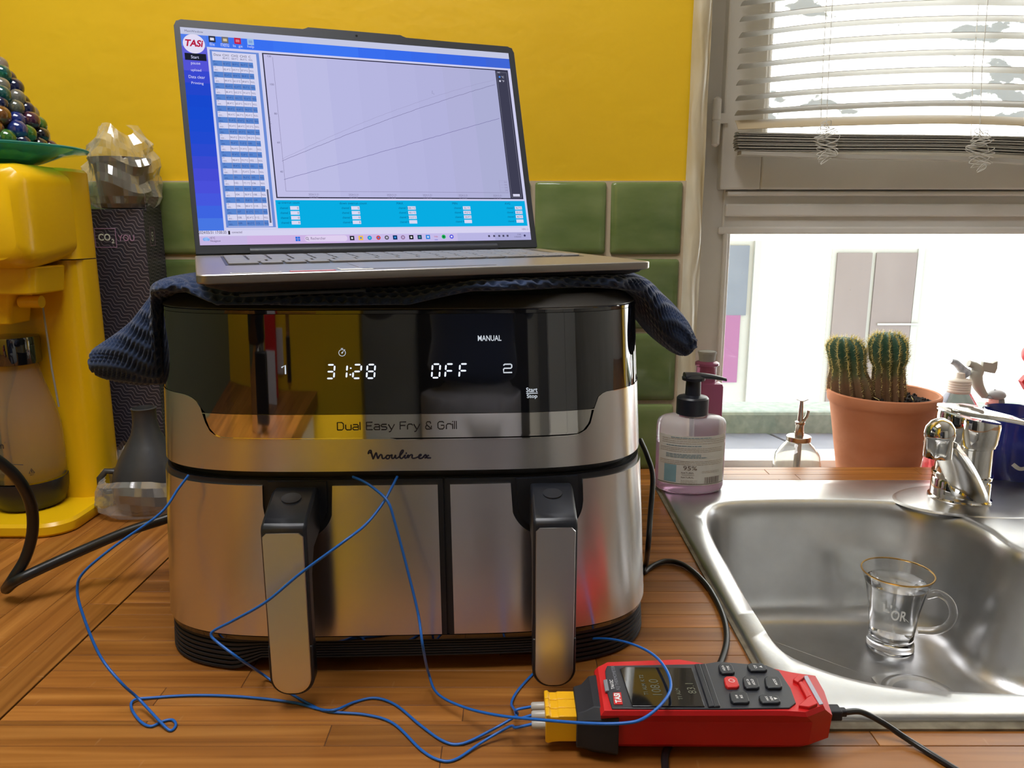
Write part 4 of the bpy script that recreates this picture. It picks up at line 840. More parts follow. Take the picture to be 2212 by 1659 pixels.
for px, col, c2, rd in ((760, (40, 40, 50), (230, 230, 240), 0), (779, (240, 190, 70), (70, 130, 220), 0), (798, (30, 140, 210), (90, 210, 180), 1), (817, (210, 70, 60), (60, 120, 220), 1), (835, (90, 90, 100), (200, 190, 225), 1), (853, (10, 50, 100), (60, 150, 230), 0), (870, (150, 120, 160), (198, 184, 226), 1), (888, (20, 22, 28), (230, 230, 230), 0), (906, (20, 60, 90), (90, 160, 160), 0), (924, (50, 130, 220), (220, 230, 250), 0), (958, (30, 180, 90), (16, 90, 50), 1), (975, (80, 80, 220), (230, 230, 250), 1)): ic(px, col, .0023, c2, rd)
x = lidab(941, 514)[0]; text(sL.mb, 'TASi', x-.0022, ty-.0005, x+.0022, ty+.0009, sL.T(), sL.mi((190, 40, 60))); sL.arect(x-.0018, ty-.0034, x+.0018, ty-.0029, (70, 90, 200))
for px in (1056, 1067, 1078, 1087, 1096): ic(px, (76, 74, 100), .0011)
x = lidab(1117, 511)[0]; text(sL.mb, '17:00', x, ty+.0006, x+.0042, ty+.0022, sL.T(), sL.mi((90, 86, 116))); text(sL.mb, '31/05/2024', x-.0040, ty-.0020, x+.0042, ty-.0005, sL.T(), sL.mi((90, 86, 116)))
ic(1133, (50, 46, 90), .0012, None, True); text(sL.mb, 'VER1.2', lidab(1126, 498)[0], lidab(1126, 498)[1], lidab(1140, 498)[0], lidab(1126, 494)[1], sL.T(), sL.mi(GRY))
sL.line([(933, 197), (933, 204), (936, 203), (937, 206)], .0003, (120, 118, 150))
sL.done('chart_lines'); sT.done('screen_text')

# ================================================================== CLOTH
clo = None
path = [(-.3735, .262, .006, .665, .77), (-.3715, .262, .013, .662, .775), (-.366, .262, .017, .66, .78), (-.353, .264, .0235, .657, .79), (-.337, .269, .031, .655, .80), (-.325, .276, .038, .655, .80), (-.316, .282, .043, .655, .80), (-.311, .289, .040, .655, .81), (-.3055, .311, .020, .650, .82), (-.300, .325, .009, .640, .84), (-.288, .3305, .0080, .620, .86), (-.270, .3325, .0065, .610, .90), (-.20, .3335, .0062, .600, .90), (-.10, .3340, .0062, .598, .90), (0.0, .3345, .0062, .612, .90), (.05, .3345, .0062, .630, .90), (.085, .334, .0075, .640, .90), (.102, .331, .0085, .655, .90), (.116, .325, .011, .665, .89), (.127, .313, .018, .672, .885), (.138, .299, .022, .675, .87), (.150, .287, .023, .678, .85), (.162, .278, .018, .682, .83), (.170, .274, .006, .69, .81)]
def towel():
    P = np.array(path); n = 420; u = np.linspace(0, len(P)-1, n)
    from_s = np.array(spline([tuple(p) for p in P], 24)); s_ = np.concatenate([[0], np.cumsum(np.hypot(np.diff(from_s[:, 0]), np.diff(from_s[:, 1])))])
    ss = np.linspace(0, s_[-1], n); C = np.stack([np.interp(ss, s_, from_s[:, k]) for k in range(5)], 1)
    dx = np.gradient(C[:, 0]); dz = np.gradient(C[:, 1]); l = np.hypot(dx, dz); nx_, nz_ = dx*0, dx*0+1.0
    m = 300; th = np.linspace(0, 2*PI, m, endpoint=False); ex = 2/5.0
    cy_ = np.sign(np.cos(th))*np.abs(np.cos(th))**ex; ct = np.sign(np.sin(th))*np.abs(np.sin(th))**(2/2.6)
    V = np.zeros((n, m, 3)); AMP = np.zeros((n, m))
    for i in range(n):
        x, z, t, y0, y1 = C[i]; ym, yh = (y0+y1)/2, (y1-y0)/2
        wob = (0.010*math.sin(ss[i]*19)+0.005*math.sin(ss[i]*47+2))*(1 if -.26 < x < .08 else .3)
        Yc = ym+yh*cy_-wob*(cy_ < 0); tt_ = t*ct
        # front edge hangs a little over the chamfered lid
        fr = np.clip((-cy_-.80)/.2, 0, 1); kk_ = max(0, min(1, (x+.26)/.03))*max(0, min(1, (-.03-x)/.05)); sag = -0.012*fr*kk_; Yc = Yc-.016*fr*kk_
        # waffle: soft round pits with raised threads
        Lp = np.cumsum(np.hypot(np.gradient(Yc), np.gradient(tt_))); p_ = .0086
        a = ss[i]/p_; row = Lp/(p_*.9); shift = 0.5*(np.floor(row) % 2)
        fx = (a+shift) % 1-.5; fy = row % 1-.5; pit = np.clip(1-(fx**2+fy**2)/.17, 0, 1)
        amp = -0.0032*pit+0.0006
        AMP[i] = amp; V[i, :, 0] = x+nx_[i]*tt_; V[i, :, 1] = Yc; V[i, :, 2] = z+nz_[i]*tt_+sag
    du = np.gradient(V, axis=0); dv = (np.roll(V, -1, 1)-np.roll(V, 1, 1))/2; NN = np.cross(du, dv); NN /= np.linalg.norm(NN, axis=2)[..., None]+1e-12
    ctr = V.mean(1, keepdims=True); NN *= np.sign((NN*(V-ctr)).sum(2).mean()); V = V+NN*AMP[..., None]
    vs = V.reshape(-1, 3); ii, jj = np.meshgrid(np.arange(n-1), np.arange(m), indexing='ij'); j2 = (jj+1) % m
    q = np.stack([ii*m+jj, ii*m+j2, (ii+1)*m+j2, (ii+1)*m+jj], -1).reshape(-1, 4)
    caps = [list(range(m)), list(reversed(range((n-1)*m, n*m)))]
    me = bpy.data.meshes.new('cloth'); me.from_pydata(vs.tolist(), [], q.tolist()+caps); me.materials.append(M['navy_cotton'])
    me.polygons.foreach_set('use_smooth', [True]*len(me.polygons)); me.update(); o = bpy.data.objects.new('waffle_cloth', me); COL.objects.link(o); return o
clo = tag(towel(), 'navy blue waffle knit cloth hanging over both ends of the air fryer lid', 'cloth')

# ================================================================== THERMOMETER
ZT = .043
def GPk(px, py): p = G(px, py, .021); return p
def Tz(px, py, z=ZT): p = G(px, py, z); return np.array([p[0], p[1]])
tc0 = Tz(1540, 1485)
thm = thing('thermometer', 'red handheld digital thermometer lying on the worktop in front of the sink', 'thermometer', (tc0[0], tc0[1], 0))
def lt(p, z): return (float(p[0]-tc0[0]), float(p[1]-tc0[1]), z)
# outline of the red case top (photo corners taken onto the plane of its top face)
topo = [Tz(*q) for q in ((1297, 1537), (1700, 1537), (1752, 1561), (1797, 1541), (1760, 1500), (1747, 1457), (1650, 1438), (1531, 1434), (1465, 1423), (1305, 1429), (1283, 1440))]
topo = [np.array(p) for p in topo]; cenT = sum(topo)/len(topo)
def scaled(d, pts=topo):
    out = []
    n = len(pts)
    for i in range(n):
        a, c, e = pts[i-1], pts[i], pts[(i+1) % n]; t1 = (c-a)/np.linalg.norm(c-a); t2 = (e-c)/np.linalg.norm(e-c)
        n1 = np.array([t1[1], -t1[0]]); n2 = np.array([t2[1], -t2[0]]); m = n1+n2; m /= max(.6, np.linalg.norm(m)**2/2)*1.0; out.append(c+m*d*.5*1.0 if np.linalg.norm(m) < 3 else c+n1*d)
    return out
caseT = [Tz(1297, 1537), Tz(1700, 1537), Tz(1745, 1540), Tz(1785, 1524), Tz(1760, 1490), Tz(1745, 1458), Tz(1650, 1438), Tz(1531, 1434), Tz(1465, 1423), Tz(1305, 1429), Tz(1283, 1440)]
case_mid = [Tz(1297, 1555, .030)+np.array((0, -.002)), Tz(1690, 1555, .030)+np.array((0, -.003)), Tz(1755, 1560, .030), Tz(1798, 1545, .030), Tz(1785, 1500, .030)+np.array((0, .004)), Tz(1760, 1466, .030)+np.array((.002, .004)), Tz(1655, 1450, .030)+np.array((0, .004)), Tz(1531, 1446, .030)+np.array((0, .004)), Tz(1465, 1437, .030)+np.array((0, .004)), Tz(1303, 1445, .030)+np.array((0, .003)), Tz(1283, 1452, .030)]
case_low = [p+(cenT-p)*.012+np.array((0, .0012)) for p in case_mid]; case_bot = [p+(cenT-p)*.10+np.array((0, .003)) for p in case_mid]
b = MB(); b.loft([[lt(p, .0058) for p in case_bot], [lt(p, .0105) for p in case_low], [lt(p, .030) for p in case_mid], [lt(p+(p-cenT)*-.004, .0395) for p in caseT], [lt(p+(cenT-p)*.03, ZT) for p in caseT], [lt(p+(cenT-p)*.035, ZT) for p in caseT]])
b.build('case', M['red_plastic'], thm, smooth=18, bevel=.0008)
for fx_ in (-.055, .060): b = MB(); b.box((fx_-.005, -.004, .0003), (fx_+.005, .020, .0065)); b.build('rubber_foot', M['black_rubber'], thm, smooth=0, bevel=.0008)
# side grip steps on the near flank
b = MB()
for k in range(5):
    p = Tz(1555+k*30, 1570, .024); b.box((p[0]-tc0[0], p[1]-tc0[1]-.0042+.0008*abs(k-2), .010), (p[0]-tc0[0]+.0085, p[1]-tc0[1]+.003, .0265-.001*abs(k-2)))
# black head with chamfers
hd = [Tz(1297, 1537, .041), Tz(1283, 1440, .041), Tz(1262, 1442, .038), Tz(1236, 1462, .035), Tz(1241, 1520, .035), Tz(1250, 1540, .036)]
b = MB(); yc = (hd[3][1]+hd[4][1])/2
xh0, xh1, xh2 = hd[3][0], hd[2][0]+.002, hd[1][0]+.012
def sec(x, hw, z0, z1, ch, yc_): return [(x-tc0[0], yc_-tc0[1]+a, z) for a, z in ((-hw+ch, z0), (hw-ch, z0), (hw, z0+ch), (hw, z1-ch), (hw-ch, z1), (-hw+ch, z1), (-hw, z1-ch), (-hw, z0+ch))]
yc1 = (caseT[0][1]+caseT[-1][1])/2
b.loft([sec(xh0, .0205, .006, .034, .004, yc1-.001), sec(xh0+.006, .0215, .005, .036, .005, yc1-.001), sec(xh1, .0262, .003, .0400, .007, yc1+.001), sec(xh2, .0285, .0025, .0412, .006, yc1+.001)])
b.build('sensor_head', M['black_matte'], thm, smooth=20, bevel=.0006)
b = MB(); kx, ky, _ = GPk(1802, 1544); b.sphere((kx-tc0[0], ky-tc0[1]+.002, .021), .0042, 14, 10); b.build('strap_knob', M['black_plastic'], thm)
# face plate, display, keypad (flat polygons laid just above the case top)
def plate(name, px, z, th, m, bev=.0004, parent=thm, **k):
    P2 = [Tz(a, c, ZT) for a, c in px]; b = MB(); b.loft([[lt(p, z-th) for p in P2], [lt(p, z) for p in P2]] if np.cross(P2[1]-P2[0], P2[2]-P2[1]) > 0 else [[lt(p, z-th) for p in P2[::-1]], [lt(p, z) for p in P2[::-1]]]); return b.build(name, m, parent, smooth=20, bevel=bev, **k)
M['screen_glass'] = mat('dark_lcd_glass', (0.010, 0.010, 0.010), .05, ior=2.0)
M['grey_pad'] = mat('dark_grey_keypad', (.035, .037, .045), .35)
face = plate('face_plate', [(1322, 1533), (1312, 1500), (1307, 1452), (1311, 1441), (1520, 1437), (1552, 1432), (1655, 1440), (1683, 1452), (1708, 1490), (1719, 1521), (1705, 1532), (1560, 1534)], ZT+.0012, .002, M['grey_pad'])
plate('display', [(1366, 1531), (1339, 1450), (1350, 1446), (1494, 1448), (1522, 1531)], ZT+.0022, .001, M['screen_glass'], bev=.0003)
for nm, (xa, xb) in (('ridge', (1500, 1512)), ('ridge', (1512, 1524))): plate(nm, [(xa+30, 1533), (xa, 1440), (xb, 1439), (xb+32, 1532)], ZT+.0026, .002, M['black_plastic'], bev=.0007)
plate('side_switch', [(1307, 1499), (1303, 1475), (1311, 1473), (1316, 1498)], ZT+.0026, .002, mat('grey_switch', (.22, .23, .26), .5), bev=.0005)
plate('logo_badge', [(1326, 1526), (1324, 1501), (1341, 1500), (1345, 1526)], ZT+.0018, .0008, M['red_dark'], bev=0)
plate('end_label', [(1735, 1462), (1744, 1461), (1778, 1522), (1770, 1524)], ZT+.0008, .001, mat('grey_label', (.42, .43, .52), .4), bev=0)
BK = [[(1716, 1478), (1738, 1466), (1745, 1479), (1724, 1491)], [(1724, 1491), (1745, 1479), (1760, 1503), (1738, 1515)]]
for q in ([(1712, 1474), (1726, 1462), (1738, 1466), (1724, 1480)], [(1724, 1480), (1731, 1477), (1752, 1508), (1742, 1514)], [(1742, 1514), (1752, 1508), (1766, 1526), (1748, 1534), (1724, 1530)]): plate('case_rib', q, ZT+.0026, .003, M['red_plastic'], bev=.0006)
frame_px = [(1722, 1475), (1736, 1467), (1742, 1478), (1735, 1487), (1748, 1503), (1733, 1509), (1712, 1487)]
b = MB()
def ktext(mb, body, cx, cy, h, zz, ang=PI/2, bold=.02):
    vs, fs = textgeo(body, 1.0, bold); xs = [v[0] for v in vs]; ys = [v[1] for v in vs]; mx_, my_ = (min(xs)+max(xs))/2, (min(ys)+max(ys))/2; k = h/.7; c = Tz(cx, cy, ZT); ca, sa = math.cos(ang), math.sin(ang)
    mb.add([(c[0]-tc0[0]+(v[0]-mx_)*k*ca-(v[1]-my_)*k*sa, c[1]-tc0[1]+(v[0]-mx_)*k*sa+(v[1]-my_)*k*ca, zz) for v in vs], fs)
for (cx, cy, w_, h_, red, l1, l2) in ((1568, 1452, 28, 22, 0, 'ADJ-2s', 'TYPE'), (1634, 1449, 36, 17, 0, '℃/℉', '▲'), (1579, 1481, 26, 24, 1, '', ''), (1621, 1482, 29, 27, 0, 'REC-2s', 'HOLD'), (1669, 1482, 31, 26, 0, '', 'MODE'), (1596, 1514, 36, 26, 0, 'H:M', 'M:S'), (1661, 1518, 40, 19, 0, 'MAX', 'MIN')):
    s0 = 6
    q = [(cx-w_/2+s0, cy+h_/2), (cx-w_/2, cy+h_/2-5), (cx-w_/2-3, cy-h_/2+4), (cx-w_/2+3, cy-h_/2), (cx+w_/2-6, cy-h_/2), (cx+w_/2, cy-h_/2+5), (cx+w_/2+5, cy+h_/2-4), (cx+w_/2, cy+h_/2)]
    bt = plate('button', q, ZT+.0034, .003, M['red_dark'] if red else M['black_plastic'], bev=.0007, label='red power button' if red else None)
    tb_ = MB()
    if red:
        c = Tz(cx+1, cy-2); ribbon(tb_, [(c[0]-tc0[0]+p[0], c[1]-tc0[1]+p[1]) for p in circ(0, 0, .0021, 18, 20, 340)], .0004, lambda x, y: (x, y, ZT+.0035)); ribbon(tb_, [(c[0]-tc0[0]+.0006, c[1]-tc0[1]), (c[0]-tc0[0]+.0026, c[1]-tc0[1])], .0004, lambda x, y: (x, y, ZT+.0035))
    else:
        if l1 == '℃/℉': ktext(tb_, 'C/F', cx-3, cy, .0020, ZT+.0035)
        elif l1: ktext(tb_, l1, cx-5, cy, .0017, ZT+.0035)
        if l2 == '▲':
            c = Tz(cx+8, cy); tb_.add([(c[0]-tc0[0]+a, c[1]-tc0[1]+e, ZT+.0035) for a, e in ((.0012, -.0014), (.0012, .0014), (-.0012, 0))], [(0, 1, 2)])
        elif l2: ktext(tb_, l2, cx+5, cy, .0019, ZT+.0035)
        if l2 == 'MIN':
            c = Tz(cx+14, cy); tb_.add([(c[0]-tc0[0]+a, c[1]-tc0[1]+e, ZT+.0035) for a, e in ((-.0012, -.0014), (-.0012, .0014), (.0014, 0))], [(0, 2, 1)])
    if tb_.v: tb_.build('button_print', M['white_ink'], bt, smooth=0)
b = MB(); ktext(b, 'TASi', 1334, 1513, .0042, ZT+.0020, bold=.04); ktext(b, 'TA612C', 1322, 1482, .0024, ZT+.0014, bold=.02); b.build('white_lettering', M['white_ink'], thm, smooth=0)
b = MB(); ktext(b, 'K/J THERMOMETER', 1330, 1467, .0026, ZT+.0014, bold=.0); b.build('grey_lettering', mat('grey_ink', (.25, .26, .3), .5), thm, smooth=0)
b = MB()
for tx, px, py, h in (('108.0', 1415, 1490, .0070), ('112.1', 1403, 1522, .0001), ('83.1', 1492, 1493, .0060)):
    if h > .001: ktext(b, tx, px, py, h, ZT+.0023, bold=.0)
for tx, px, py in (('T1 ALM  K T2', 1390, 1485), ('T1 ALM', 1466, 1505)): ktext(b, tx, px, py, .0030, ZT+.0023)
b.build('lcd_digits', mat('faint_lcd', (.10, .105, .07), .3), thm, smooth=0)
# ---- cable helper
def cable(name, pts, r, m, label, cat, parent=None, n=10, tag_=True, seg=8):
    b = MB(); off_ = parent.location if parent else (0, 0, 0); b.tube([(p[0]-off_[0], p[1]-off_[1], p[2]-off_[2]) for p in spline(pts, n)], r, seg); o = b.build(name, m, parent, smooth=60)
    if tag_ and not parent: tag(o, label, cat)
    return o
# ---- three thermocouples
def GP(px, py, z): p = G(px, py, z); return (p[0], p[1], z)
RW = .0011
conn = []
for k, (py, lbl) in enumerate(((1493, 'yellow thermocouple plug with blue wire, rearmost of the three in the thermometer'), (1508, 'yellow thermocouple plug with blue wire, middle of the three in the thermometer'), (1530, 'yellow thermocouple plug with blue wire, front one of the three in the thermometer'))):
    yk = yc1+.0110-.0105*k; xk = xh0
    t = thing('thermocouple', lbl, 'thermocouple', (xk, yk, 0), 0, 'thermocouples plugged into the red thermometer')
    b = MB(); hw = .0050
    prof = [(-.0225, .0085), (-.0205, .0075), (-.0175, .0085), (-.0125, .0090), (.0008, .0090), (.0008, .0300), (-.0125, .0300), (-.0135, .0292), (-.0185, .0292), (-.0200, .0310), (-.0225, .0305)]
    b.loft([[(x, y_, z) for x, z in prof] for y_ in (-hw, hw)][::-1]); b.build('plug', M['yellow_plastic'], t, smooth=20, bevel=.0012)
    b = MB(); zc = .0200; b.lathe([(.0024, 0), (.0033, .001), (.0036, .0105)], 12, (0, 0, 0)); b.v = [(-.0325+v[2], v[1], zc+v[0]) for v in b.v]; b.f = [f[::-1] for f in b.f]; b.build('sleeve', M['clear_sleeve'], t)
    conn.append((t, (xk-.0320, yk, zc)))
def wy(px, py, Y): p = Yp(px, py, Y); return (p[0], p[1], p[2])
e0 = conn[0][1]; e1 = conn[1][1]; e2 = conn[2][1]
fz = RW+.0002
# wire from the left gap, loops on the worktop, joins the rear plug
A = [wy(408, 1026, .602), wy(385, 1056, .596), wy(345, 1110, .585), wy(250, 1178, .575), wy(182, 1235, .570), wy(167, 1272, .568), wy(178, 1325, .562), wy(215, 1415, .552), wy(262, 1475, .542)]
A += [GP(300, 1510, .010), GP(345, 1558, fz+.003), GP(368, 1578, fz), GP(380, 1566, fz), GP(372, 1555, fz), GP(352, 1558, fz), GP(325, 1569, fz), GP(302, 1557, fz), GP(284, 1530, fz), GP(290, 1512, fz+.001), GP(330, 1507, fz), GP(420, 1502, fz), GP(520, 1505, fz), GP(630, 1517, fz), GP(690, 1532, fz), GP(725, 1533, fz+.0022), GP(765, 1517, fz), GP(810, 1508, fz), GP(855, 1523, fz), GP(910, 1568, fz), GP(960, 1602, fz), GP(1000, 1606, fz), GP(1060, 1578, .004), GP(1115, 1546, .012), (e0[0]-.012, e0[1]-.003, .0190), e0]
cable('wire', A, RW, M['blue_wire'], '', '', conn[0][0])
B = [wy(858, 1030, .600), wy(845, 1055, .585), wy(825, 1090, .572), wy(790, 1133, .555), wy(740, 1172, .538), wy(650, 1238, .533), wy(575, 1300, .533), wy(505, 1340, .540), wy(466, 1360, .545), wy(456, 1371, .545), wy(468, 1386, .543), wy(520, 1425, .538)]
B += [GP(565, 1455, .008), GP(620, 1493, fz), GP(670, 1522, fz), GP(710, 1537, fz), GP(790, 1544, fz), GP(850, 1563, fz), GP(910, 1620, fz), GP(950, 1642, fz), GP(985, 1640, fz), GP(1040, 1604, .003), GP(1100, 1570, .010), (e2[0]-.012, e2[1]-.002, .0185), e2]
cable('wire', B, RW, M['blue_wire'], '', '', conn[2][0])
C_ = [wy(762, 1030, .600), wy(785, 1040, .592), wy(812, 1058, .580), wy(838, 1084, .570), wy(852, 1125, .566), wy(880, 1230, .560), wy(903, 1325, .552), wy(914, 1400, .540)]
C_ += [GP(926, 1455, .016), GP(945, 1498, .010), GP(1000, 1527, .012), GP(1080, 1546, .022), GP(1180, 1556, .036), GP(1280, 1563, .045), GP(1350, 1562, .0495), GP(1390, 1552, .052), GP(1430, 1520, .052), GP(1449, 1485, .052), GP(1440, 1448, .052), GP(1412, 1415, .048), GP(1370, 1393, .040), GP(1320, 1381, .030), GP(1270, 1381, .018), GP(1225, 1395, .008), GP(1190, 1420, fz), GP(1160, 1447, fz), GP(1120, 1490, fz), GP(1105, 1518, .003), GP(1112, 1535, .010), (e1[0]-.010, e1[1]-.0015, .0185), e1]
cable('wire', C_, RW, M['blue_wire'], '', '', conn[1][0])
# USB lead from the thermometer
u0 = G(1775, 1525, .026)
usb = thing('usb_cable', 'black usb cable plugged into the right end of the red thermometer', 'cable', (u0[0], u0[1], 0))
b = MB(); p0 = G(1772, 1520, .030); b.box((p0[0]-u0[0]-.004, p0[1]-u0[1]-.007, .020), (p0[0]-u0[0]+.0145, p0[1]-u0[1]+.003, .028)); b.box((p0[0]-u0[0]+.013, p0[1]-u0[1]-.0045, .0215), (p0[0]-u0[0]+.019, p0[1]-u0[1]+.001, .0268)); b.build('usb_plug', M['black_matte'], usb, smooth=0, bevel=.001)
b = MB(); text(b, 'USB', -.002+p0[0]-u0[0], p0[1]-u0[1]-.0035, .008+p0[0]-u0[0], p0[1]-u0[1]-.0005, lambda x, y: (x, y, .0283)) if False else None
q0 = (p0[0]+.018, p0[1]-.0018, .0242)
cable('cord', [q0, GP(1860, 1538, .021), GP(1905, 1560, .014), GP(1950, 1590, .006), GP(2000, 1622, .0026), GP(2060, 1659, .0026), GP(2095, 1682, .0030), (.3205, .4495, .0010), (.3225, .4470, -.012), (.324, .4465, -.06), (.33, .444, -.35)], .0023, M['black_rubber'], '', '', usb)
# second black lead, curling from behind the fryer and passing under the thermometer
lead = [wy(1383, 950, .83), wy(1398, 985, .81), wy(1410, 1030, .79), wy(1405, 1110, .76), wy(1400, 1180, .74)]
fl_ = [GP(1396, 1215, .014), GP(1391, 1236, .0035), GP(1410, 1222, .0035), GP(1440, 1212, .0035), GP(1480, 1222, .0035), GP(1525, 1262, .0035), GP(1558, 1320, .0035), GP(1570, 1375, .0035), GP(1558, 1428, .0030), GP(1525, 1490, .0029), GP(1480, 1560, .0029), GP(1448, 1605, .0029), GP(1438, 1628, .0029), GP(1436, 1650, .0029), GP(1442, 1685, .0032)]
_p = fl_[-1]; fl_ += [(_p[0]+.002, .450, .0015), (_p[0]+.003, .4465, -.010), (_p[0]+.004, .4465, -.06), (_p[0]+.01, .444, -.35)]
cable('charging_cord', lead+fl_, .0029, M['black_rubber'], 'thin black cord curling from behind the air fryer and passing under the red thermometer', 'cord')
# thick black power cable on the left
cable('power_cable', [wy(400, 1108, .80), wy(355, 1122, .79), wy(270, 1150, .775), wy(170, 1192, .755), wy(90, 1228, .735), wy(35, 1255, .722), GP(14, 1272, .012), wy(28, 1250, .728), wy(55, 1205, .735), wy(70, 1150, .738), wy(68, 1095, .735), wy(48, 1048, .725), wy(15, 1010, .715), wy(-40, 975, .70), wy(-120, 960, .69)], .0055, M['black_rubber'], 'thick black power cable looping over the worktop left of the air fryer', 'cable', n=12, seg=12)

# ================================================================== SODA MAKER
sx0, sx1 = -.700, -.560
sm = thing('soda_maker', 'glossy yellow soda maker at the left edge with a bottle on its base', 'appliance', ((sx0+sx1)/2, .98, 0))
mx, my = (sx0+sx1)/2, .98; hwS = .070
def rr3(x0, y0, x1, y1, r, z): return [(p[0], p[1], z) for p in rrect(x0, y0, x1, y1, r, 8)]
b = MB(); b.loft([rr3(-hwS-.002, -.085, hwS+.002, .085, .035, .0005), rr3(-hwS-.004, -.088, hwS+.004, .085, .036, .004), rr3(-hwS-.004, -.088, hwS+.004, .085, .036, .014), rr3(-hwS-.001, -.085, hwS+.001, .085, .034, .018)]); b.build('base', M['soda_yellow'], sm, smooth=35)
b = MB(); b.loft([rr3(-hwS, .012, hwS, .082, .026, .017), rr3(-hwS, .012, hwS, .082, .026, .338)]); b.build('column', M['soda_yellow'], sm, smooth=35)
b = MB(); b.loft([rr3(-hwS, .004, hwS, .082, .026, .3395), rr3(-hwS, .004, hwS, .082, .026, .449), rr3(-hwS+.004, .008, hwS-.004, .080, .024, .453)]); b.build('upper_column', M['soda_yellow'], sm, smooth=35)
b = MB()
def hs(y, zlo, zhi, ins): return [(x, y, z) for x, z in rrect(-hwS+ins, zlo, hwS-ins, zhi, .022, 8)]
b.loft([hs(.02, .340, .4535, .0), hs(-.055, .330, .4530, 0), hs(-.074, .333, .4500, .003), hs(-.084, .342, .440, .012)]); b.build('head', M['soda_yellow'], sm, smooth=40)
b = MB(); b.loft([rr3(-.05, -.062, .056, .012, .012, .300), rr3(-.05, -.062, .060, .012, .012, .333)]); b.build('head_underside', M['soda_yellow'], sm, smooth=35, bevel=.002)
b = MB(); b.loft([rr3(-.03, -.045, .012, .0, .006, .262), rr3(-.03, -.045, .016, .0, .006, .285), rr3(-.032, -.05, .022, .0, .006, .302)]); 
b.build('nozzle', M['soda_yellow'], sm, smooth=35, bevel=.0015)
b = MB(); b.tube([(.02, -.03, .289), (.046, -.03, .289)], .0078, 14); b.build('bottle_lock', M['soda_yellow'], sm)
b = MB(); b.tube([(.034, -.01, .290), (.036, -.01, .20), (.038, -.008, .15)], .0012, 6); b.build('carbonating_tube', mat('grey_tube', (.3, .3, .28), .4), sm)
# bottle
bt = thing('soda_bottle', 'clear plastic bottle with black screw cap and black foot on the yellow soda maker', 'bottle', (-.640, .968, .0185))
M['bottle_pet'] = mat('smoky_clear_pet', (.80, .74, .62), .06, ior=1.18, trans=.92)
b = MB(); b.lathe([(.044, .040), (.0450, .060), (.0452, .085), (.0440, .110), (.0395, .135), (.0330, .158), (.0285, .176), (.0270, .187), (.0270, .204)], 48, cap0=False, cap1=False); b.build('body', M['bottle_pet'], bt, solid=.0012)
b = MB(); b.lathe([(.034, 0), (.039, .003), (.0430, .014), (.0452, .028), (.0456, .038), (.0444, .038), (.0436, .026)], 48, cap1=False); fb = b.build('foot', M['black_plastic'], bt)
# wavy upper edge on the foot
b = MB(); b.lathe([(.0278, .190), (.0312, .191), (.0318, .194), (.0318, .222), (.0310, .225), (.001, .2262)], 40); b.build('cap', M['black_gloss'], bt)
b = MB(); cylT = lambda r: (lambda x, y: (r*math.sin(x/r), -r*math.cos(x/r), y))
T_ = cylT(.0458)
text(b, 'sodastream', -.045, .0890, .0030, .0975, T_, bold=.01); ribbon(b, circ(.0050, .0970, .0009, 10), .0003, T_, closed=True)
for k in range(2): ribbon(b, [(-.04, .0650-.0042*k), (.022-.008*k, .0664-.0042*k)], .0010, T_)
ribbon(b, [(.0270, .0540), (.0300, .0600), (.0330, .0540)], .0010, T_, closed=True); text(b, '1', .0295, .0550, .0305, .0580, T_); text(b, 'PET', .0278, .0508, .0322, .0524, T_)
b.build('bottle_print', M['dark_print'], bt, smooth=0)
# ---- teal glass dish and glass grapes
M['teal_glass'] = mat('teal_glass', (.12, .66, .60), .05, ior=1.3, trans=.75)
b = MB(); b.lathe([(.034, .0005), (.048, .002), (.060, .006), (.085, .016), (.112, .0205), (.1135, .0225), (.112, .0238), (.085, .0200), (.058, .0100), (.040, .006), (.001, .005)], 64, (0, 0, 0)); dish = b.build('glass_dish', M['teal_glass'], loc=(-.655, .990, .4535)); tag(dish, 'flat teal glass dish on top of the yellow soda maker', 'dish')
gr = thing('glass_grapes', 'pile of coloured glass marble grapes on the teal dish', 'ornament', (-.655, .990, .4680))
cols = [('cobalt', (.015, .05, .32)), ('teal', (.02, .34, .34)), ('green', (.06, .24, .04)), ('clear', (.85, .82, .70)), ('black', (.015, .012, .025)), ('amber', (.30, .12, .03)), ('violet', (.12, .03, .08)), ('smoke', (.20, .22, .17)), ('navy', (.01, .02, .10))]
gm = [mat(n_+'_marble', c, .04, ior=1.45, trans=.85 if n_ in ('clear', 'teal') else .55, coat=1.0) for n_, c in cols]
mb = MB(); mb.sphere((0, 0, 0), .0108, 18, 12); proto = mb.build('marble', gm[0]); meshes = [proto.data]
for m_ in gm[1:]: q = proto.data.copy(); q.materials[0] = m_; meshes.append(q)
bpy.data.objects.remove(proto); rg2 = random.Random(9); last_c = -1
lev = 0; zc = .0125
while zc < .124:
    t = (zc-.0125)/.114; rad = .066*(1-t)**.62+.002; nn = max(1, int(2*PI*rad/.0205))
    for k in range(nn):
        a = 2*PI*(k+.5*(lev % 2))/nn+rg2.uniform(-.08, .08); c = rg2.choice([0, 0, 1, 2, 3, 4, 5, 6, 7, 8, 8, 3])
        o = bpy.data.objects.new('marble', meshes[c]); COL.objects.link(o); o.parent = gr; rr_ = rad+rg2.uniform(-.003, .003); o.location = (rr_*math.cos(a), rr_*math.sin(a), zc+rg2.uniform(-.003, .003)); s_ = rg2.uniform(.88, 1.08); o.scale = (s_,)*3
    zc += .0135; lev += 1
b = MB(); b.lathe([(.046, .008), (.050, .03), (.036, .07), (.016, .105), (.002, .118)], 20); b.build('core', mat('dark_green_core', (.02, .05, .03), .5), gr)
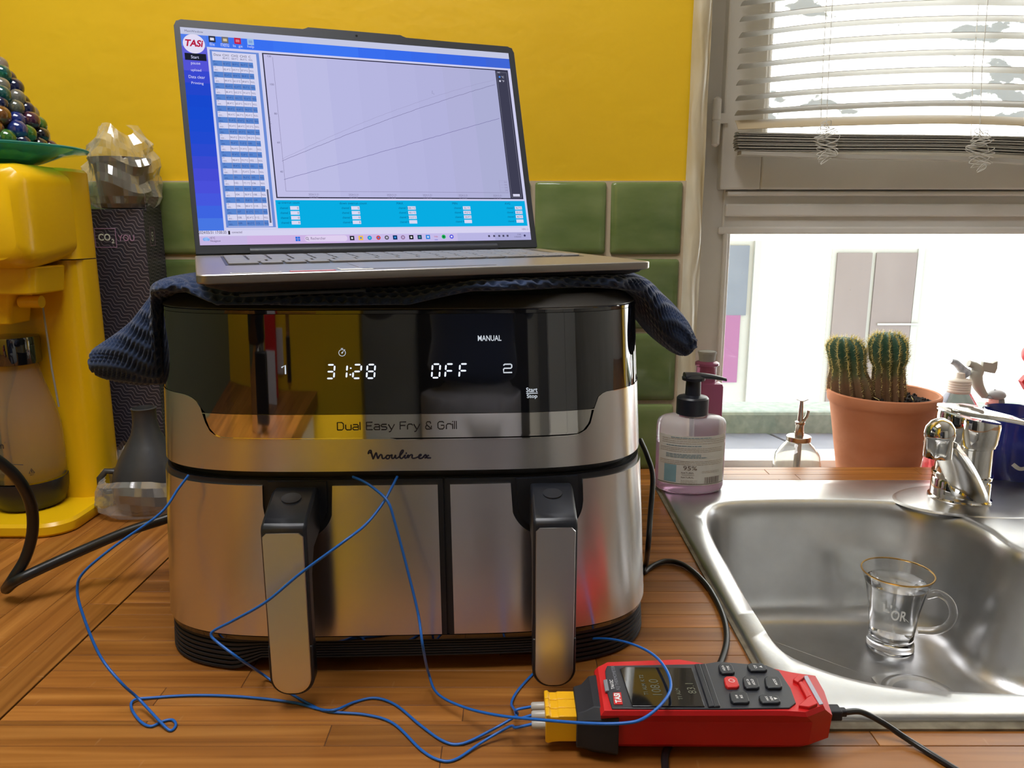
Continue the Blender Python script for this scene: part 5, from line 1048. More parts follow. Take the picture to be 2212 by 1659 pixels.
# ---- CO2 box with brown cup in a crumpled bag on top
M['box_card'] = mat('dark_wavy_print_card', (.030, .028, .042), .45)
def wavy():
    m = M['box_card']; N, L = nt(m); p = N['Principled BSDF']
    t = N.new('ShaderNodeTexCoord'); sp = N.new('ShaderNodeSeparateXYZ'); L.new(t.outputs['Object'], sp.inputs[0])
    def mth(op, a, c=None):
        q = N.new('ShaderNodeMath'); q.operation = op
        for i, v in enumerate((a, c)):
            if v is None: continue
            if isinstance(v, (int, float)): q.inputs[i].default_value = v
            else: L.new(v, q.inputs[i])
        return q.outputs[0]
    xx = mth('ADD', sp.outputs[0], sp.outputs[1])
    u = mth('ADD', mth('MULTIPLY', sp.outputs[2], 950), mth('MULTIPLY', mth('SINE', mth('ADD', mth('MULTIPLY', xx, 340), mth('MULTIPLY', sp.outputs[2], -190))), 2.4))
    u = mth('ADD', u, mth('MULTIPLY', xx, 620)); s = mth('SINE', u)
    cr = N.new('ShaderNodeValToRGB'); e = cr.color_ramp.elements; e[0].position = .80; e[0].color = (.028, .026, .040, 1); e[1].position = .96; e[1].color = (.17, .15, .17, 1)
    mr = N.new('ShaderNodeMapRange'); mr.inputs[1].default_value = -1; L.new(s, mr.inputs[0]); L.new(mr.outputs[0], cr.inputs[0]); L.new(cr.outputs[0], p.inputs['Base Color'])
wavy()
box = thing('gas_cylinder_box', 'tall dark cardboard box with wavy line print behind the soda maker', 'box', (-.563, 1.105, 0), R(3))
b = MB(); b.box((-.041, 0, 0.0005), (.041, .066, .405)); b.build('carton', M['box_card'], box, smooth=0, bevel=.0006)
b = MB(); b.box((.0405, .010, .402), (.0420, .060, .434)); b.build('flap', M['box_card'], box, smooth=0)
LB = .352
b = MB(); TB = lambda x, y: (x, -.0006, y); T1 = TB
ribbon(b, [(-.0285, LB), (-.0285, LB+.026), (.0005, LB+.026), (.0005, LB)], .0015, T1, closed=True); text(b, 'YOU', .003, LB+.0085, .026, LB+.0175, T1, bold=.01); b.build('purple_print', mat('purple_ink', (.38, .22, .34), .5), box, smooth=0)
b = MB(); text(b, 'CO', -.0240, LB+.0090, -.0070, LB+.0190, T1, bold=.03); text(b, '2', -.0060, LB+.0055, -.0024, LB+.0115, T1, bold=.03); b.build('white_print', M['green_ink'], box, smooth=0)
b = MB(); T2 = lambda x, y: (.0416, .012+x, y)
ribbon(b, [(0.004, LB+.002), (0.004, LB+.028), (.020, LB+.028), (.020, LB+.002)], .0013, T2, closed=True); b.build('purple_print', mat('purple_ink', (.38, .22, .34), .5), box, smooth=0); b = MB()
vs, fs = textgeo('CO', 1.0, .02); b.add([T2(.015-v[1]*.009, LB+.008+v[0]*.009) for v in vs], fs); b.build('white_print', M['green_ink'], box, smooth=0)
cup = thing('wrapped_cup', 'brown cup wrapped in a crumpled clear plastic bag on top of the dark carton', 'cup', (-.560, 1.135, .4065))
b = MB(); b.lathe([(.030, 0), (.031, .002), (.036, .060), (.0395, .063), (.0395, .070), (.036, .070), (.028, .006)], 24, cap1=True); b.build('cup', mat('brown_cup', (.050, .030, .024), .5), cup)
def crumple(name, rings_, parent, amp, seed, m, n=56):
    rn_ = np.random.RandomState(seed); b = MB(); K = [(rn_.randint(2, 9), rn_.uniform(0, 6.28), rn_.uniform(20, 90)) for _ in range(9)]
    R_ = []
    for r, z in rings_:
        ring = []
        for i in range(n):
            a = 2*PI*i/n; d = sum(abs(math.sin(k*a*.5+ph+z*f))-.5 for k, ph, f in K)/3.0+rn_.uniform(-.25, .25)
            ring.append(((r+amp*d)*math.cos(a), (r+amp*d)*math.sin(a), z+amp*.6*math.sin(3*a+K[0][1])*(1 if z > .02 else 0)))
        R_.append(ring)
    b.loft(R_, cap0=False, cap1=False); return b.build(name, m, parent, smooth=12)
def film(name, col, a):
    m = bpy.data.materials.new(name); m.use_nodes = True; N, L = nt(m); N.remove(N['Principled BSDF'])
    tr = N.new('ShaderNodeBsdfTransparent'); gl = N.new('ShaderNodeBsdfGlossy'); gl.inputs['Roughness'].default_value = .12; df = N.new('ShaderNodeBsdfDiffuse'); df.inputs[0].default_value = (*col, 1)
    m1 = N.new('ShaderNodeMixShader'); m1.inputs[0].default_value = .5; L.new(gl.outputs[0], m1.inputs[1]); L.new(df.outputs[0], m1.inputs[2])
    lw = N.new('ShaderNodeLayerWeight'); lw.inputs[0].default_value = .35; mr = N.new('ShaderNodeMapRange'); mr.inputs[3].default_value = a; mr.inputs[4].default_value = min(1, a*3.5); L.new(lw.outputs[1], mr.inputs[0])
    m2 = N.new('ShaderNodeMixShader'); L.new(mr.outputs[0], m2.inputs[0]); L.new(tr.outputs[0], m2.inputs[1]); L.new(m1.outputs[0], m2.inputs[2]); L.new(m2.outputs[0], N['Material Output'].inputs[0]); return m
M['bag'] = film('clear_crinkled_film', (.80, .77, .60), .20)
M['bag2'] = film('grey_crinkled_film', (.62, .60, .58), .24)
crumple('bag', [(.030, -.0), (.038, .006), (.043, .016), (.044, .028), (.040, .040), (.041, .052), (.042, .064), (.037, .074), (.036, .084), (.028, .094), (.018, .108)], cup, .014, 3, M['bag'])
# ---- dark grey jug in a bag
jug = thing('stoneware_jug', 'dark grey narrow necked jug with a ring handle beside the air fryer', 'jug', (-.497, 1.003, .006))
M['stone'] = mat('dark_grey_stoneware', (.040, .042, .046), .42, bump=.3, bscale=(50, 50, 50), bdist=.002)
b = MB(); b.lathe([(.036, .001), (.044, .004), (.0475, .018), (.0480, .035), (.0455, .052), (.0370, .074), (.0260, .096), (.0185, .112), (.0155, .128), (.0152, .146), (.0165, .150), (.0140, .151), (.0128, .146), (.0125, .118)], 48); b.build('body', M['stone'], jug)
b = MB(); jug.scale = (1.0, 1.0, .90)
b = MB(); b.tube([(-.0455, -.004, .052), (-.056, -.008, .054), (-.0635, -.010, .044), (-.0640, -.010, .030), (-.058, -.008, .021), (-.0470, -.004, .022)], .0045, 10); b.build('handle', M['stone'], jug)
bg_ = crumple('plastic_bag', [(.020, .001), (.052, .002), (.062, .010), (.064, .022), (.062, .034), (.058, .044), (.050, .050)], None, .007, 8, M['bag2']); bg_.location = (-.497, .998, 0); bg_.scale = (1.05, .86, 1.0); tag(bg_, 'crumpled clear plastic bag around the foot of the dark grey jug', 'plastic bag')
b = MB()
bg2 = crumple('plastic_bag', [(.002, .0), (.020, .004), (.026, .03), (.022, .060), (.012, .072)], None, .008, 12, M['bag2'], 28); bg2.location = (-.562, 1.060, .0); bg2.scale = (.8, .6, 1); tag(bg2, 'small white tuft of crumpled plastic between soda maker and jug', 'plastic bag')

# ================================================================== SOAP BOTTLE
sp = G(1488, 1079); sY = sp[1]+.031
soap = thing('soap_dispenser', 'oval bottle of pink liquid soap with black pump on the sink corner', 'soap dispenser', (sp[0]*1.02+.0015, sY+.002, .0066)); soap.scale = (1.10, 1.08, .96)
M['soap_clear'] = mat('frosted_clear_plastic', (.90, .88, .92), .18, ior=1.15, trans=.75)
M['soap_pink'] = mat('pink_liquid_soap', (.90, .50, .72), .15, ior=1.2, trans=.55)
A_, B_ = .0445, .031
def oval(prof, n=64): return [[(r*A_/.0445*math.cos(2*PI*i/n), r*B_/.0445*math.sin(2*PI*i/n), z) for i in range(n)] for r, z in prof]
b = MB(); b.loft(oval([(.0400, 0), (.0435, .0020), (.0450, .008), (.0450, .098), (.0445, .104), (.0425, .1085), (.0380, .1115), (.0200, .1135)]), cap0=True, cap1=False)
b.loft([[(.0175*math.cos(2*PI*i/32), .0175*math.sin(2*PI*i/32), z) for i in range(32)] for z in (.1130, .1200)], cap0=False, cap1=False); b.build('bottle', M['soap_clear'], soap, smooth=40)
b = MB(); b.loft(oval([(.0385, .0012), (.0420, .003), (.0437, .009), (.0437, .074), (.01, .0742)])); b.build('liquid', M['soap_pink'], soap, smooth=40)
def elT(off): return lambda x, y: ((A_+.0006+off)*math.sin(x/.0400), -(B_+.0006+off)*math.cos(x/.0400), y)
LB0, LB1, LX0, LX1 = .0150, .0900, -.0500, .0440
b = MB(); b.grid(lambda u, v: elT(.0002)(LX0+(LX1-LX0)*u, LB0+(LB1-LB0)*v), 40, 4); b.build('label', mat('cream_paper_label', (.62, .58, .50), .6), soap, smooth=60)
b = MB(); T_ = elT(.0005); ribbon(b, [(LX0+(LX1-LX0)*k/30, LB0+.002) for k in range(31)], .0009, T_)
text(b, '95%', -.0135, .0385, .0020, .0450, T_); text(b, 'NATUREL', -.0155, .0330, -.0010, .0355, T_); text(b, 'NATURAL', -.0155, .0262, -.0010, .0287, T_); ribbon(b, [(-.0150+.0145*k/6, .0310) for k in range(7)], .0004, T_)
rb = random.Random(4); x = .0115
while x < .0330: w_ = rb.choice((.0005, .0008, .0011)); b.quad(T_(x, .0180), T_(x+w_, .0180), T_(x+w_, .0275), T_(x, .0275)); x += w_+rb.choice((.0005, .0008))
b.build('label_print', mat('brown_ink', (.13, .09, .07), .6), soap, smooth=0)
b = MB()
def lines(mb, x0, x1, z, h, T, rb, brk=.12):
    x = x0
    while x < x1: e = min(x1, x+rb.uniform(.002, .006)); ribbon(mb, [(x+(e-x)*k/2, z) for k in range(3)], h, T); x = e+.0006
for z in (.0850, .0820, .0790): lines(b, -.043, .041, z, .0006, T_, rb)
for z in (.0715, .0690, .0665): lines(b, -.046, .036, z, .0006, T_, rb)
for z in (.0520, .0495, .0470): lines(b, -.046, .038, z, .0006, T_, rb)
for z in (.0225, .0200, .0180): lines(b, -.0160, .003, z, .0005, T_, rb)
for z in (.0365, .0345): lines(b, .0080, .0320, z, .0005, T_, rb)
b.build('small_print', mat('tan_ink', (.36, .28, .20), .6), soap, smooth=0)
b = MB()
for z, xa, xb in ((.0872, -.030, .018), (.0750, -.036, .006), (.0620, -.036, .006), (.0598, -.036, .006), (.0576, -.036, .013)): lines(b, xa, xb, z, .0009, T_, rb)
b.build('heading_print', mat('teal_ink', (.14, .24, .27), .6), soap, smooth=0)
b = MB(); b.grid(lambda u, v: elT(.0004)(-.038+.0165*u, .0190+.0265*v), 6, 2); b.build('blue_label_patch', mat('blue_grey_patch', (.22, .36, .38), .6), soap, smooth=60)
b = MB(); b.lathe([(.0190, .1155), (.0205, .1165), (.0205, .1400), (.0185, .1425), (.0100, .1450), (.0095, .1660), (.0145, .1672), (.0150, .1715), (.0100, .1750), (.001, .1760)], 32, (0, 0, 0)); pm = b.build('pump', M['black_plastic'], soap, smooth=35)
for v in ():
    pass
b = MB(); sec_ = []
for k in range(9):
    t = k/8; x = -.012+.054*t; wd = .0105*(1-.55*t); th = .0062*(1-.6*t); zc_ = .1725+.0018*math.sin(PI*t*.9)-.0055*t*t
    sec_.append([(x, wd*math.cos(2*PI*i/14), zc_+th*math.sin(2*PI*i/14)) for i in range(14)])
b.loft([r[::-1] for r in sec_]); b.build('nozzle', M['black_plastic'], soap, smooth=60)
b = MB(); b.tube([(0, 0, .112), (0, 0, .02)], .003, 10); b.build('dip_tube', M['clear_sleeve'], soap)

# ================================================================== WINDOW SILL THINGS
def at(px, py, Y): p = Yp(px, py, Y); return float(p[0]), float(p[2])
pY = 1.262; px_, pz_ = at(1528, 760, pY)
pink = thing('square_bottle', 'dusky pink square glass bottle with grey stopper on the window sill', 'bottle', (px_, pY, SILL))
M['pink_glass'] = mat('dusky_pink_glass', (.38, .11, .20), .12, ior=1.3, trans=.3)
zt_ = pz_-SILL
b = MB(); hh_ = at(1528, 822, pY)[1]-SILL
b.loft([[(p[0], p[1], z) for p in rrect(-w_, -w_*.8, w_, w_*.8, .004, 4)] for w_, z in ((.0235, .0005), (.0255, .003), (.0255, hh_-.008), (.0240, hh_-.003), (.0160, hh_))]); b.build('bottle', M['pink_glass'], pink, smooth=40)
b = MB(); b.lathe([(.0165, hh_-.002), (.0165, hh_+.024), (.0180, hh_+.0255), (.0205, hh_+.027), (.0205, hh_+.0305), (.0165, hh_+.033), (.012, hh_+.034)], 32); b.build('neck', M['pink_glass'], pink, smooth=50)
b = MB(); b.lathe([(.0130, hh_+.0335), (.0135, hh_+.040), (.0155, hh_+.050), (.0155, zt_-.002), (.0140, zt_+.001), (.001, zt_+.0015)], 28); b.build('stopper', mat('grey_cork', (.30, .29, .26), .8, bump=.3, bscale=(300, 300, 300)), pink, smooth=50)
# brass / steel mister
mY = 1.275; mx_, mz_ = at(1722, 990, mY)
mis = thing('plant_mister', 'small clear glass plant mister with steel plunger on the sill', 'mister', (mx_, mY, SILL))
M['mister_steel'] = mat('aged_steel', (.55, .50, .44), .22, 1.0)
k0 = at(1722, 945, mY)[1]-SILL; ktop = at(1724, 862, mY)[1]-SILL
b = MB(); b.lathe([(.030, .0005), (.036, .004), (.0405, .018), (.0405, .030), (.0370, k0-.030), (.0260, k0-.014), (.0190, k0-.007), (.0175, k0-.002)], 40, cap1=False); b.build('flask', M['mister_glass'], mis, solid=.0018)
b = MB(); b.lathe([(.0195, k0-.006), (.0205, k0-.005), (.0205, k0+.002), (.0195, k0+.003), (.008, k0+.004), (.0080, k0+.010)], 32); b.build('collar', M['mister_steel'], mis)
b = MB(); b.lathe([(.0075, k0+.006), (.0070, k0+.022), (.0085, k0+.024), (.0085, k0+.028), (.0050, k0+.030), (.0033, ktop-.010), (.0030, ktop-.004)], 20); b.tube([(.004, 0, k0+.026), (.011, 0, k0+.038), (.013, 0, k0+.048)], .0026, 10); b.build('pump_stem', M['mister_steel'], mis)
b = MB(); n_ = 20; b.loft([[((-.010+.020*i/10), .006*math.cos(PI*k_/1), ktop-.0035*(1-((i-5)/5)**2)-.001+k_*.0012) for i in range(11)] for k_ in (0, 1)], closed=False, cap0=False, cap1=False); b.build('thumb_rest', M['mister_steel'], mis, solid=.001)
b = MB(); b.tube([(0, 0, k0), (0, 0, .004)], .006, 12); b.build('dip_tube', M['mister_steel'], mis)
# terracotta pot with two cacti
PY_ = 1.272; cx_, _ = at(1893, 1000, PY_)
pot = thing('plant_pot', 'terracotta pot of two cacti on the window sill', 'plant pot', (cx_, PY_, SILL))
zr0 = at(1900, 846, PY_)[1]-SILL; RP = .0895
b = MB(); b.lathe([(.0585, .0005), (.0605, .003), (.0700, .060), (.0835, zr0-.022), (.0852, zr0-.020), (.0880, zr0-.016), (RP, zr0-.006), (RP, zr0-.001), (RP-.002, zr0+.001), (RP-.006, zr0), (RP-.0075, zr0-.008), (RP-.012, zr0-.030), (.001, zr0-.031)], 72); b.build('pot', M['terracotta'], pot, smooth=40)
b = MB()
def soilf(u, v):
    a = 2*PI*u; r = (RP-.0095)*v; return (r*math.cos(a), r*math.sin(a), zr0-.016+.004*math.sin(a*7+v*9)*v+.003*math.sin(a*13+v*31)+random.uniform(-.0015, .0015))
b.grid(soilf, 60, 14); b.build('soil', M['soil'], pot, smooth=10, kind='stuff')
b = MB(); rc = random.Random(2)
for k in range(160):
    a = rc.uniform(0, 2*PI); r = RP*.85*math.sqrt(rc.random()); s_ = rc.uniform(.0012, .0035); b.sphere((r*math.cos(a), r*math.sin(a), zr0-.013+rc.uniform(-.001, .004)), s_, 5, 4)
b.build('soil_crumbs', M['soil'], pot, smooth=0, kind='stuff')
b = MB(); rg_m = rc
for k in range(14):
    a = rc.uniform(0, 2*PI); r = rc.uniform(.0, .07); c = Vector((r*math.cos(a), r*math.sin(a), zr0-.008)); d = Vector((rc.uniform(-1, 1), rc.uniform(-1, 1), rc.uniform(-.2, .5)))*.008; b.tube([c-d, c+d], .0006, 4)
b.build('dry_bits', M['spine'], pot, smooth=0, kind='stuff')
def cactus(px, label, ytop, ybase, halfw, mids, dy, seed, leanpx):
    x0, zt = at(px, ytop, PY_+dy); xb_, zb_ = at(px+leanpx, ybase, PY_+dy)
    t = thing('cactus', label, 'cactus', (xb_, PY_+dy, zr0+SILL-.022)); h_ = zt-(zr0+SILL-.022); lean = x0-xb_
    NR_ = 13; n = NR_*8; m = 34; rn_ = random.Random(seed); b = MB(); rings = []; rad = []
    for j in range(m+1):
        v = j/m; r = float(np.interp(v, mids[0], mids[1]))*halfw
        if v > .80: r = float(np.interp(.8, mids[0], mids[1]))*halfw*math.sqrt(max(0.0008, 1-((v-.80)/.20)**2.2))
        rad.append(r); rings.append([((r*(1+.15*math.cos(NR_*2*PI*i/n)*min(1, r/.01)))*math.cos(2*PI*i/n)+lean*v, (r*(1+.15*math.cos(NR_*2*PI*i/n)))*math.sin(2*PI*i/n), h_*v) for i in range(n)])
    b.loft(rings); b.build('stem', M['cactus'], t, smooth=60)
    s = MB()
    for k in range(NR_):
        a = 2*PI*k/NR_
        for j in range(5, m):
            v = j/m; dens = 14 if v > .45 else 5
            r = rad[j]*1.15; c = np.array((r*math.cos(a)+lean*v, r*math.sin(a), h_*v)); up = max(0, (v-.75)/.25)
            for q in range(dens):
                d = np.array((math.cos(a), math.sin(a), .15))*(1-up*.55)+np.array((rn_.gauss(0, .75), rn_.gauss(0, .75), rn_.gauss(0.15, .55)+up*.8)); d /= np.linalg.norm(d); L_ = rn_.uniform(.005, .0105)*(1.1 if v > .6 else .8)
                sd = np.cross(d, (0.3, 0.2, 1)); sd /= np.linalg.norm(sd); sd *= .00042; s.add([tuple(c-sd), tuple(c+sd), tuple(c+d*L_)], [(0, 1, 2)])
    s.build('spines', M['spine'], t, smooth=0, kind='stuff'); return t
cactus(1824, 'left, browner ribbed cactus with pale yellow spines in the terracotta pot', 727, 868, .0275, ((0, .15, .35, .5, .62, .8, 1), (1.08, 1.22, 1.12, .92, .93, 1.0, .9)), .016, 1, 16)
cactus(1918, 'right ribbed cactus with narrow corky waist and green crown in the terracotta pot', 717, 872, .0272, ((0, .2, .42, .52, .62, .8, 1), (.84, .88, .84, .78, .96, 1.0, .9)), .002, 5, 2)
# pink washing up liquid bottle
dY = 1.29; dx_, _ = at(2052, 1000, dY)
dish_soap = thing('detergent_bottle', 'clear bottle of red washing up liquid with ribbed cream cap behind the tap', 'bottle', (dx_, dY, SILL))
zs = lambda py: at(2052, py, dY)[1]-SILL
M['red_liquid'] = mat('red_washing_liquid', (.95, .18, .20), .1, ior=1.2, trans=.75)
M['clear_pet'] = mat('clear_plastic', (.97, .97, .97), .05, ior=1.12, trans=.97)
b = MB(); b.loft([[(p[0]*w_/.036, p[1]*w_/.036, z) for p in rrect(-.036, -.024, .036, .024, .018, 6)] for w_, z in ((.036, .0005), (.042, .004), (.042, zs(940)), (.040, zs(930)), (.042, zs(915)), (.037, zs(885)), (.022, zs(855)), (.0175, zs(845)))], cap1=False); b.build('bottle', M['clear_pet'], dish_soap, smooth=50)
b = MB(); b.loft([[(p[0]*w_/.036, p[1]*w_/.036, z) for p in rrect(-.036, -.024, .036, .024, .018, 6)] for w_, z in ((.034, .002), (.0405, .005), (.0405, zs(940)), (.0385, zs(930)), (.0400, zs(916)), (.0365, zs(890)), (.032, zs(878)))]); b.build('liquid', M['red_liquid'], dish_soap, smooth=50)
b = MB(); pr = [(.0175, zs(848))]; z0c, z1c = zs(846), zs(820)
for k in range(5): a = z0c+(z1c-z0c)*k/5; c = z0c+(z1c-z0c)*(k+1)/5; pr += [(.0180, a), (.0186, a+.001), (.0186, c-.001), (.0180, c)]
pr += [(.0165, z1c+.001), (.008, z1c+.003), (.007, zs(806)), (.001, zs(804))]; b.lathe(pr, 32); b.build('cap', mat('cream_ribbed_cap', (.70, .60, .50), .5), dish_soap, smooth=30)
b = MB(); b.quad((-.036, -.0270, .030), (.0, -.0292, .030), (.0, -.0292, zs(930)), (-.036, -.0270, zs(930))); b.build('label', mat('salmon_label', (.80, .45, .38), .6), dish_soap, smooth=0, solid=.0004)
# grey figurine: head with flat cap, raised curved arm holding a square
fY = 1.30; fx, _ = at(2150, 900, fY)
fig = thing('figurine', 'small grey figurine in flat cap with raised curved arm on the sill', 'figurine', (fx, fY, SILL))
def fp(px, py, dy=0): x, z = at(px, py, fY+dy); return (x-fx, dy, z-SILL)
M['fig_grey'] = mat('grey_figurine_paint', (.34, .33, .32), .6); M['fig_tan'] = mat('tan_figurine_paint', (.42, .39, .32), .6); M['fig_skin'] = mat('pink_figurine_paint', (.85, .42, .36), .6); M['fig_dark'] = mat('dark_figurine_paint', (.16, .16, .17), .6)
b = MB(); c0_ = fp(2158, 1010); hd_ = fp(2150, 868)
b.lathe([(.034, .0005), (.036, .01), (.030, .05), (.026, .09), (.020, hd_[2]-.022), (.009, hd_[2]-.010), (.008, hd_[2]-.002)], 24, (hd_[0]+.004, 0, 0), sy=.7); b.build('torso', M['fig_grey'], fig)
b = MB(); b.sphere(hd_, .0125, 18, 12, sc3=(.95, .85, 1.12)); a = fp(2127, 867); b.sphere((a[0]+.004, 0, a[2]-.004), .0032, 10, 8); b.build('head', M['fig_skin'], fig)
b = MB(); b.sphere((hd_[0]+.004, 0, hd_[2]+.001), .0118, 16, 10, sc3=(.9, 1.0, 1.0)); b.build('hair', M['fig_dark'], fig)
b = MB(); q = fp(2150, 853); b.sphere((q[0]+.002, 0, q[2]), .0150, 20, 10, sc3=(1.02, .95, .62)); b.sphere((q[0]-.012, 0, q[2]-.004), .010, 14, 8, sc3=(1.1, .8, .28)); z_ = fp(2149, 843); b.sphere(z_, .0022, 8, 6); b.build('flat_cap', M['fig_grey'], fig)
b = MB(); b.tube(spline([fp(2127, 856), fp(2113, 833), fp(2108, 812), fp(2112, 800), fp(2105, 790), fp(2092, 785)], 6), [.006+.0045*math.sin(PI*min(1, k/26)) for k in range(31)], 12); b.build('raised_arm', M['fig_tan'], fig)
b = MB(); P_q = [fp(2119, 801), fp(2122, 781), fp(2142, 784), fp(2153, 779), fp(2152, 795), fp(2147, 806), fp(2138, 805)]; b.loft([[(p[0], y_, p[2]) for p in P_q] for y_ in (-.004, .004)]); b.build('held_block', M['fig_tan'], fig, smooth=0, bevel=.0008)
b = MB(); b.tube(spline([fp(2110, 808), fp(2092, 808), fp(2080, 800), fp(2066, 785), fp(2054, 780)], 6), [.0022]*7+[.0085-.00022*k for k in range(18)], 12); b.build('striped_fish', mat('pale_grey_stripe', (.6, .62, .66), .4, var=(.30, .31, .33), vscale=(120, 20, 120)), fig)
# red ornament cut by the right edge
ro = thing('red_ornament', 'red ornament only just showing at the right edge of the photo above the sill', 'ornament', (at(2235, 900, 1.28)[0], 1.28, SILL))
b = MB(); ox_ = ro.location.x; P_q = [at(2203, 823, 1.28), at(2214, 811, 1.28), at(2240, 800, 1.28), (at(2262, 822, 1.28)), at(2240, 850, 1.28), at(2214, 843, 1.28)]; b.loft([[(p[0]-ox_, y_, p[1]-SILL) for p in P_q] for y_ in (-.006, .006)]); b.build('lower_petal', M['red_plastic'], ro, smooth=0, bevel=.001)
b = MB(); P_q = at(2232, 765, 1.28); b.sphere((P_q[0]-ox_, 0, P_q[1]-SILL), .018, 18, 12); b.build('ball', M['red_plastic'], ro)
b = MB(); b.tube([(0, 0.0, .002), (0, 0, P_q[1]-SILL-.01)], .003, 8); b.lathe([(.02, .0005), (.02, .003), (.004, .006)], 20); b.build('stand', M['fig_grey'], ro)

# ================================================================== TAP, BLUE POT, GLASS MUG
tx, ty_ = float(tapc[0]), float(tapc[1])
tapo = thing('mixer_tap', 'chrome single lever mixer tap on the back corner of the sink', 'tap', (tx, ty_, .0066))
zz = lambda py: float(Yp(2103, py, ty_)[2])-.0066
b = MB(); b.lathe([(.0395, 0), (.0400, .002), (.0375, .004), (.0370, zz(1035)), (.0360, zz(1032))], 48); b.build('body', M['chrome'], tapo)
b = MB(); b.lathe([(.0345, zz(1034)), (.0345, zz(1028)), (.0375, zz(1027)), (.0380, zz(1020)), (.0350, zz(1018)), (.0345, zz(960)), (.0370, zz(958)), (.0370, zz(952))], 48); b.build('collar', M['chrome'], tapo)
b = MB(); zt0, zt1 = zz(955), zz(905)
rr_ = []
for z, r, dz in ((zt0, .0375, 0), (zt0+.004, .0390, .0), (zt1, .0405, .012), (zt1+.004, .0395, .014)): rr_.append([(r*math.cos(2*PI*i/48), r*math.sin(2*PI*i/48), z-dz*math.cos(2*PI*i/48)*.55-dz*.0) for i in range(48)])
b.loft(rr_); b.build('cartridge_housing', M['chrome'], tapo)
lv_ = MB(); zl = zt1+.006
secs = []
for k in range(8):
    t = k/7; x = -.036+.150*t; wd = .037*math.sqrt(max(.05, 1-((.25-t)/.30)**2)) if t < .25 else .037*(1-.62*(t-.25)/.75); z = zl+.010-.034*t*.9+(.004*math.sin(PI*t)); th = .006
    secs.append([(x, -wd, z-th*.5), (x, wd, z-th*.5), (x, wd*.9, z+th*.5), (x, -wd*.9, z+th*.5)])
lv_.loft([s for s in secs]); l = lv_.build('lever', M['chrome'], tapo, smooth=35, bevel=.0018, bseg=3)
# blade spout
e_ = Yp(2028, 955, .845); e_ = np.array((e_[0]-tx, .845-ty_, e_[2]-.0066)); s0_ = np.array((-.006, -.034, .014))
b = MB(); ax = (e_-s0_); L_ = np.linalg.norm(ax); hd2 = ax/L_; side = np.cross(hd2, (0, 0, 1)); side /= np.linalg.norm(side); upv = np.cross(side, hd2)
rr_ = []
for k in range(9):
    t = k/8; c = s0_+ax*t*.97+upv*(.006*math.sin(PI*t*.95)); wd = .0215-.0040*t; th = .0075-.002*t
    rr_.append([tuple(c+side*wd*a+upv*th*q) for a, q in ((-1, -.6), (-.7, -1), (.7, -1), (1, -.6), (1, .6), (.7, 1), (-.7, 1), (-1, .6))])
b.loft(rr_); b.build('spout', M['chrome'], tapo, smooth=35, bevel=.001)
b = MB(); b.lathe([(.0120, -.018), (.0150, -.0175), (.0152, .004), (.0160, .005), (.0165, .010), (.0150, .018), (.0105, .0245), (.004, .028), (.001, .0285)], 32, tuple(e_)); b.build('aerator', M['chrome'], tapo)
bpY = 1.128; bx, _ = at(2188, 1000, bpY); zb2 = lambda py: float(Yp(2188, py, bpY)[2])
bp = thing('blue_pot', 'dark blue glazed pot with cream scroll pattern behind the tap', 'pot', (bx, bpY, 0))
M['cobalt_glaze'] = mat('cobalt_glaze', (.012, .018, .14), .12, var=(.020, .030, .20), vscale=(14, 14, 14))
b = MB(); ht = zb2(886); b.lathe([(.034, .0005), (.040, .003), (.051, .030), (.0545, .060), (.052, ht*.75), (.0475, ht*.93), (.0480, ht-.003), (.0465, ht), (.0440, ht-.004), (.045, .05), (.001, .04)], 56); b.build('pot', M['cobalt_glaze'], bp)
b = MB(); b.lathe([(.0485, ht*.935), (.0489, ht*.96), (.0488, ht-.002)], 56, cap0=False, cap1=False); b.build('cream_rim_band', mat('cream_glaze', (.60, .58, .54), .2), bp)
b = MB()
def pT(x, y): r = float(np.interp(y, [0, .003, .030, .060, ht*.75, ht*.93], [.034, .040, .051, .0545, .052, .0475]))+.0006; return (r*math.sin(x/.05), -r*math.cos(x/.05), y)
sc2 = spline([(.030, .075), (.012, .086), (-.006, .080), (-.012, .068), (.000, .060), (.016, .058)], 8); ribbon(b, sc2, .0055, pT)
ribbon(b, spline([(-.030, .036), (-.020, .030), (-.008, .036), (.004, .048), (.020, .054)], 8), .0060, pT); ribbon(b, spline([(.016, .058), (.030, .046), (.034, .030)], 8), .0045, pT)
b.build('scroll_pattern', mat('cream_glaze', (.60, .58, .54), .2), bp, smooth=0)
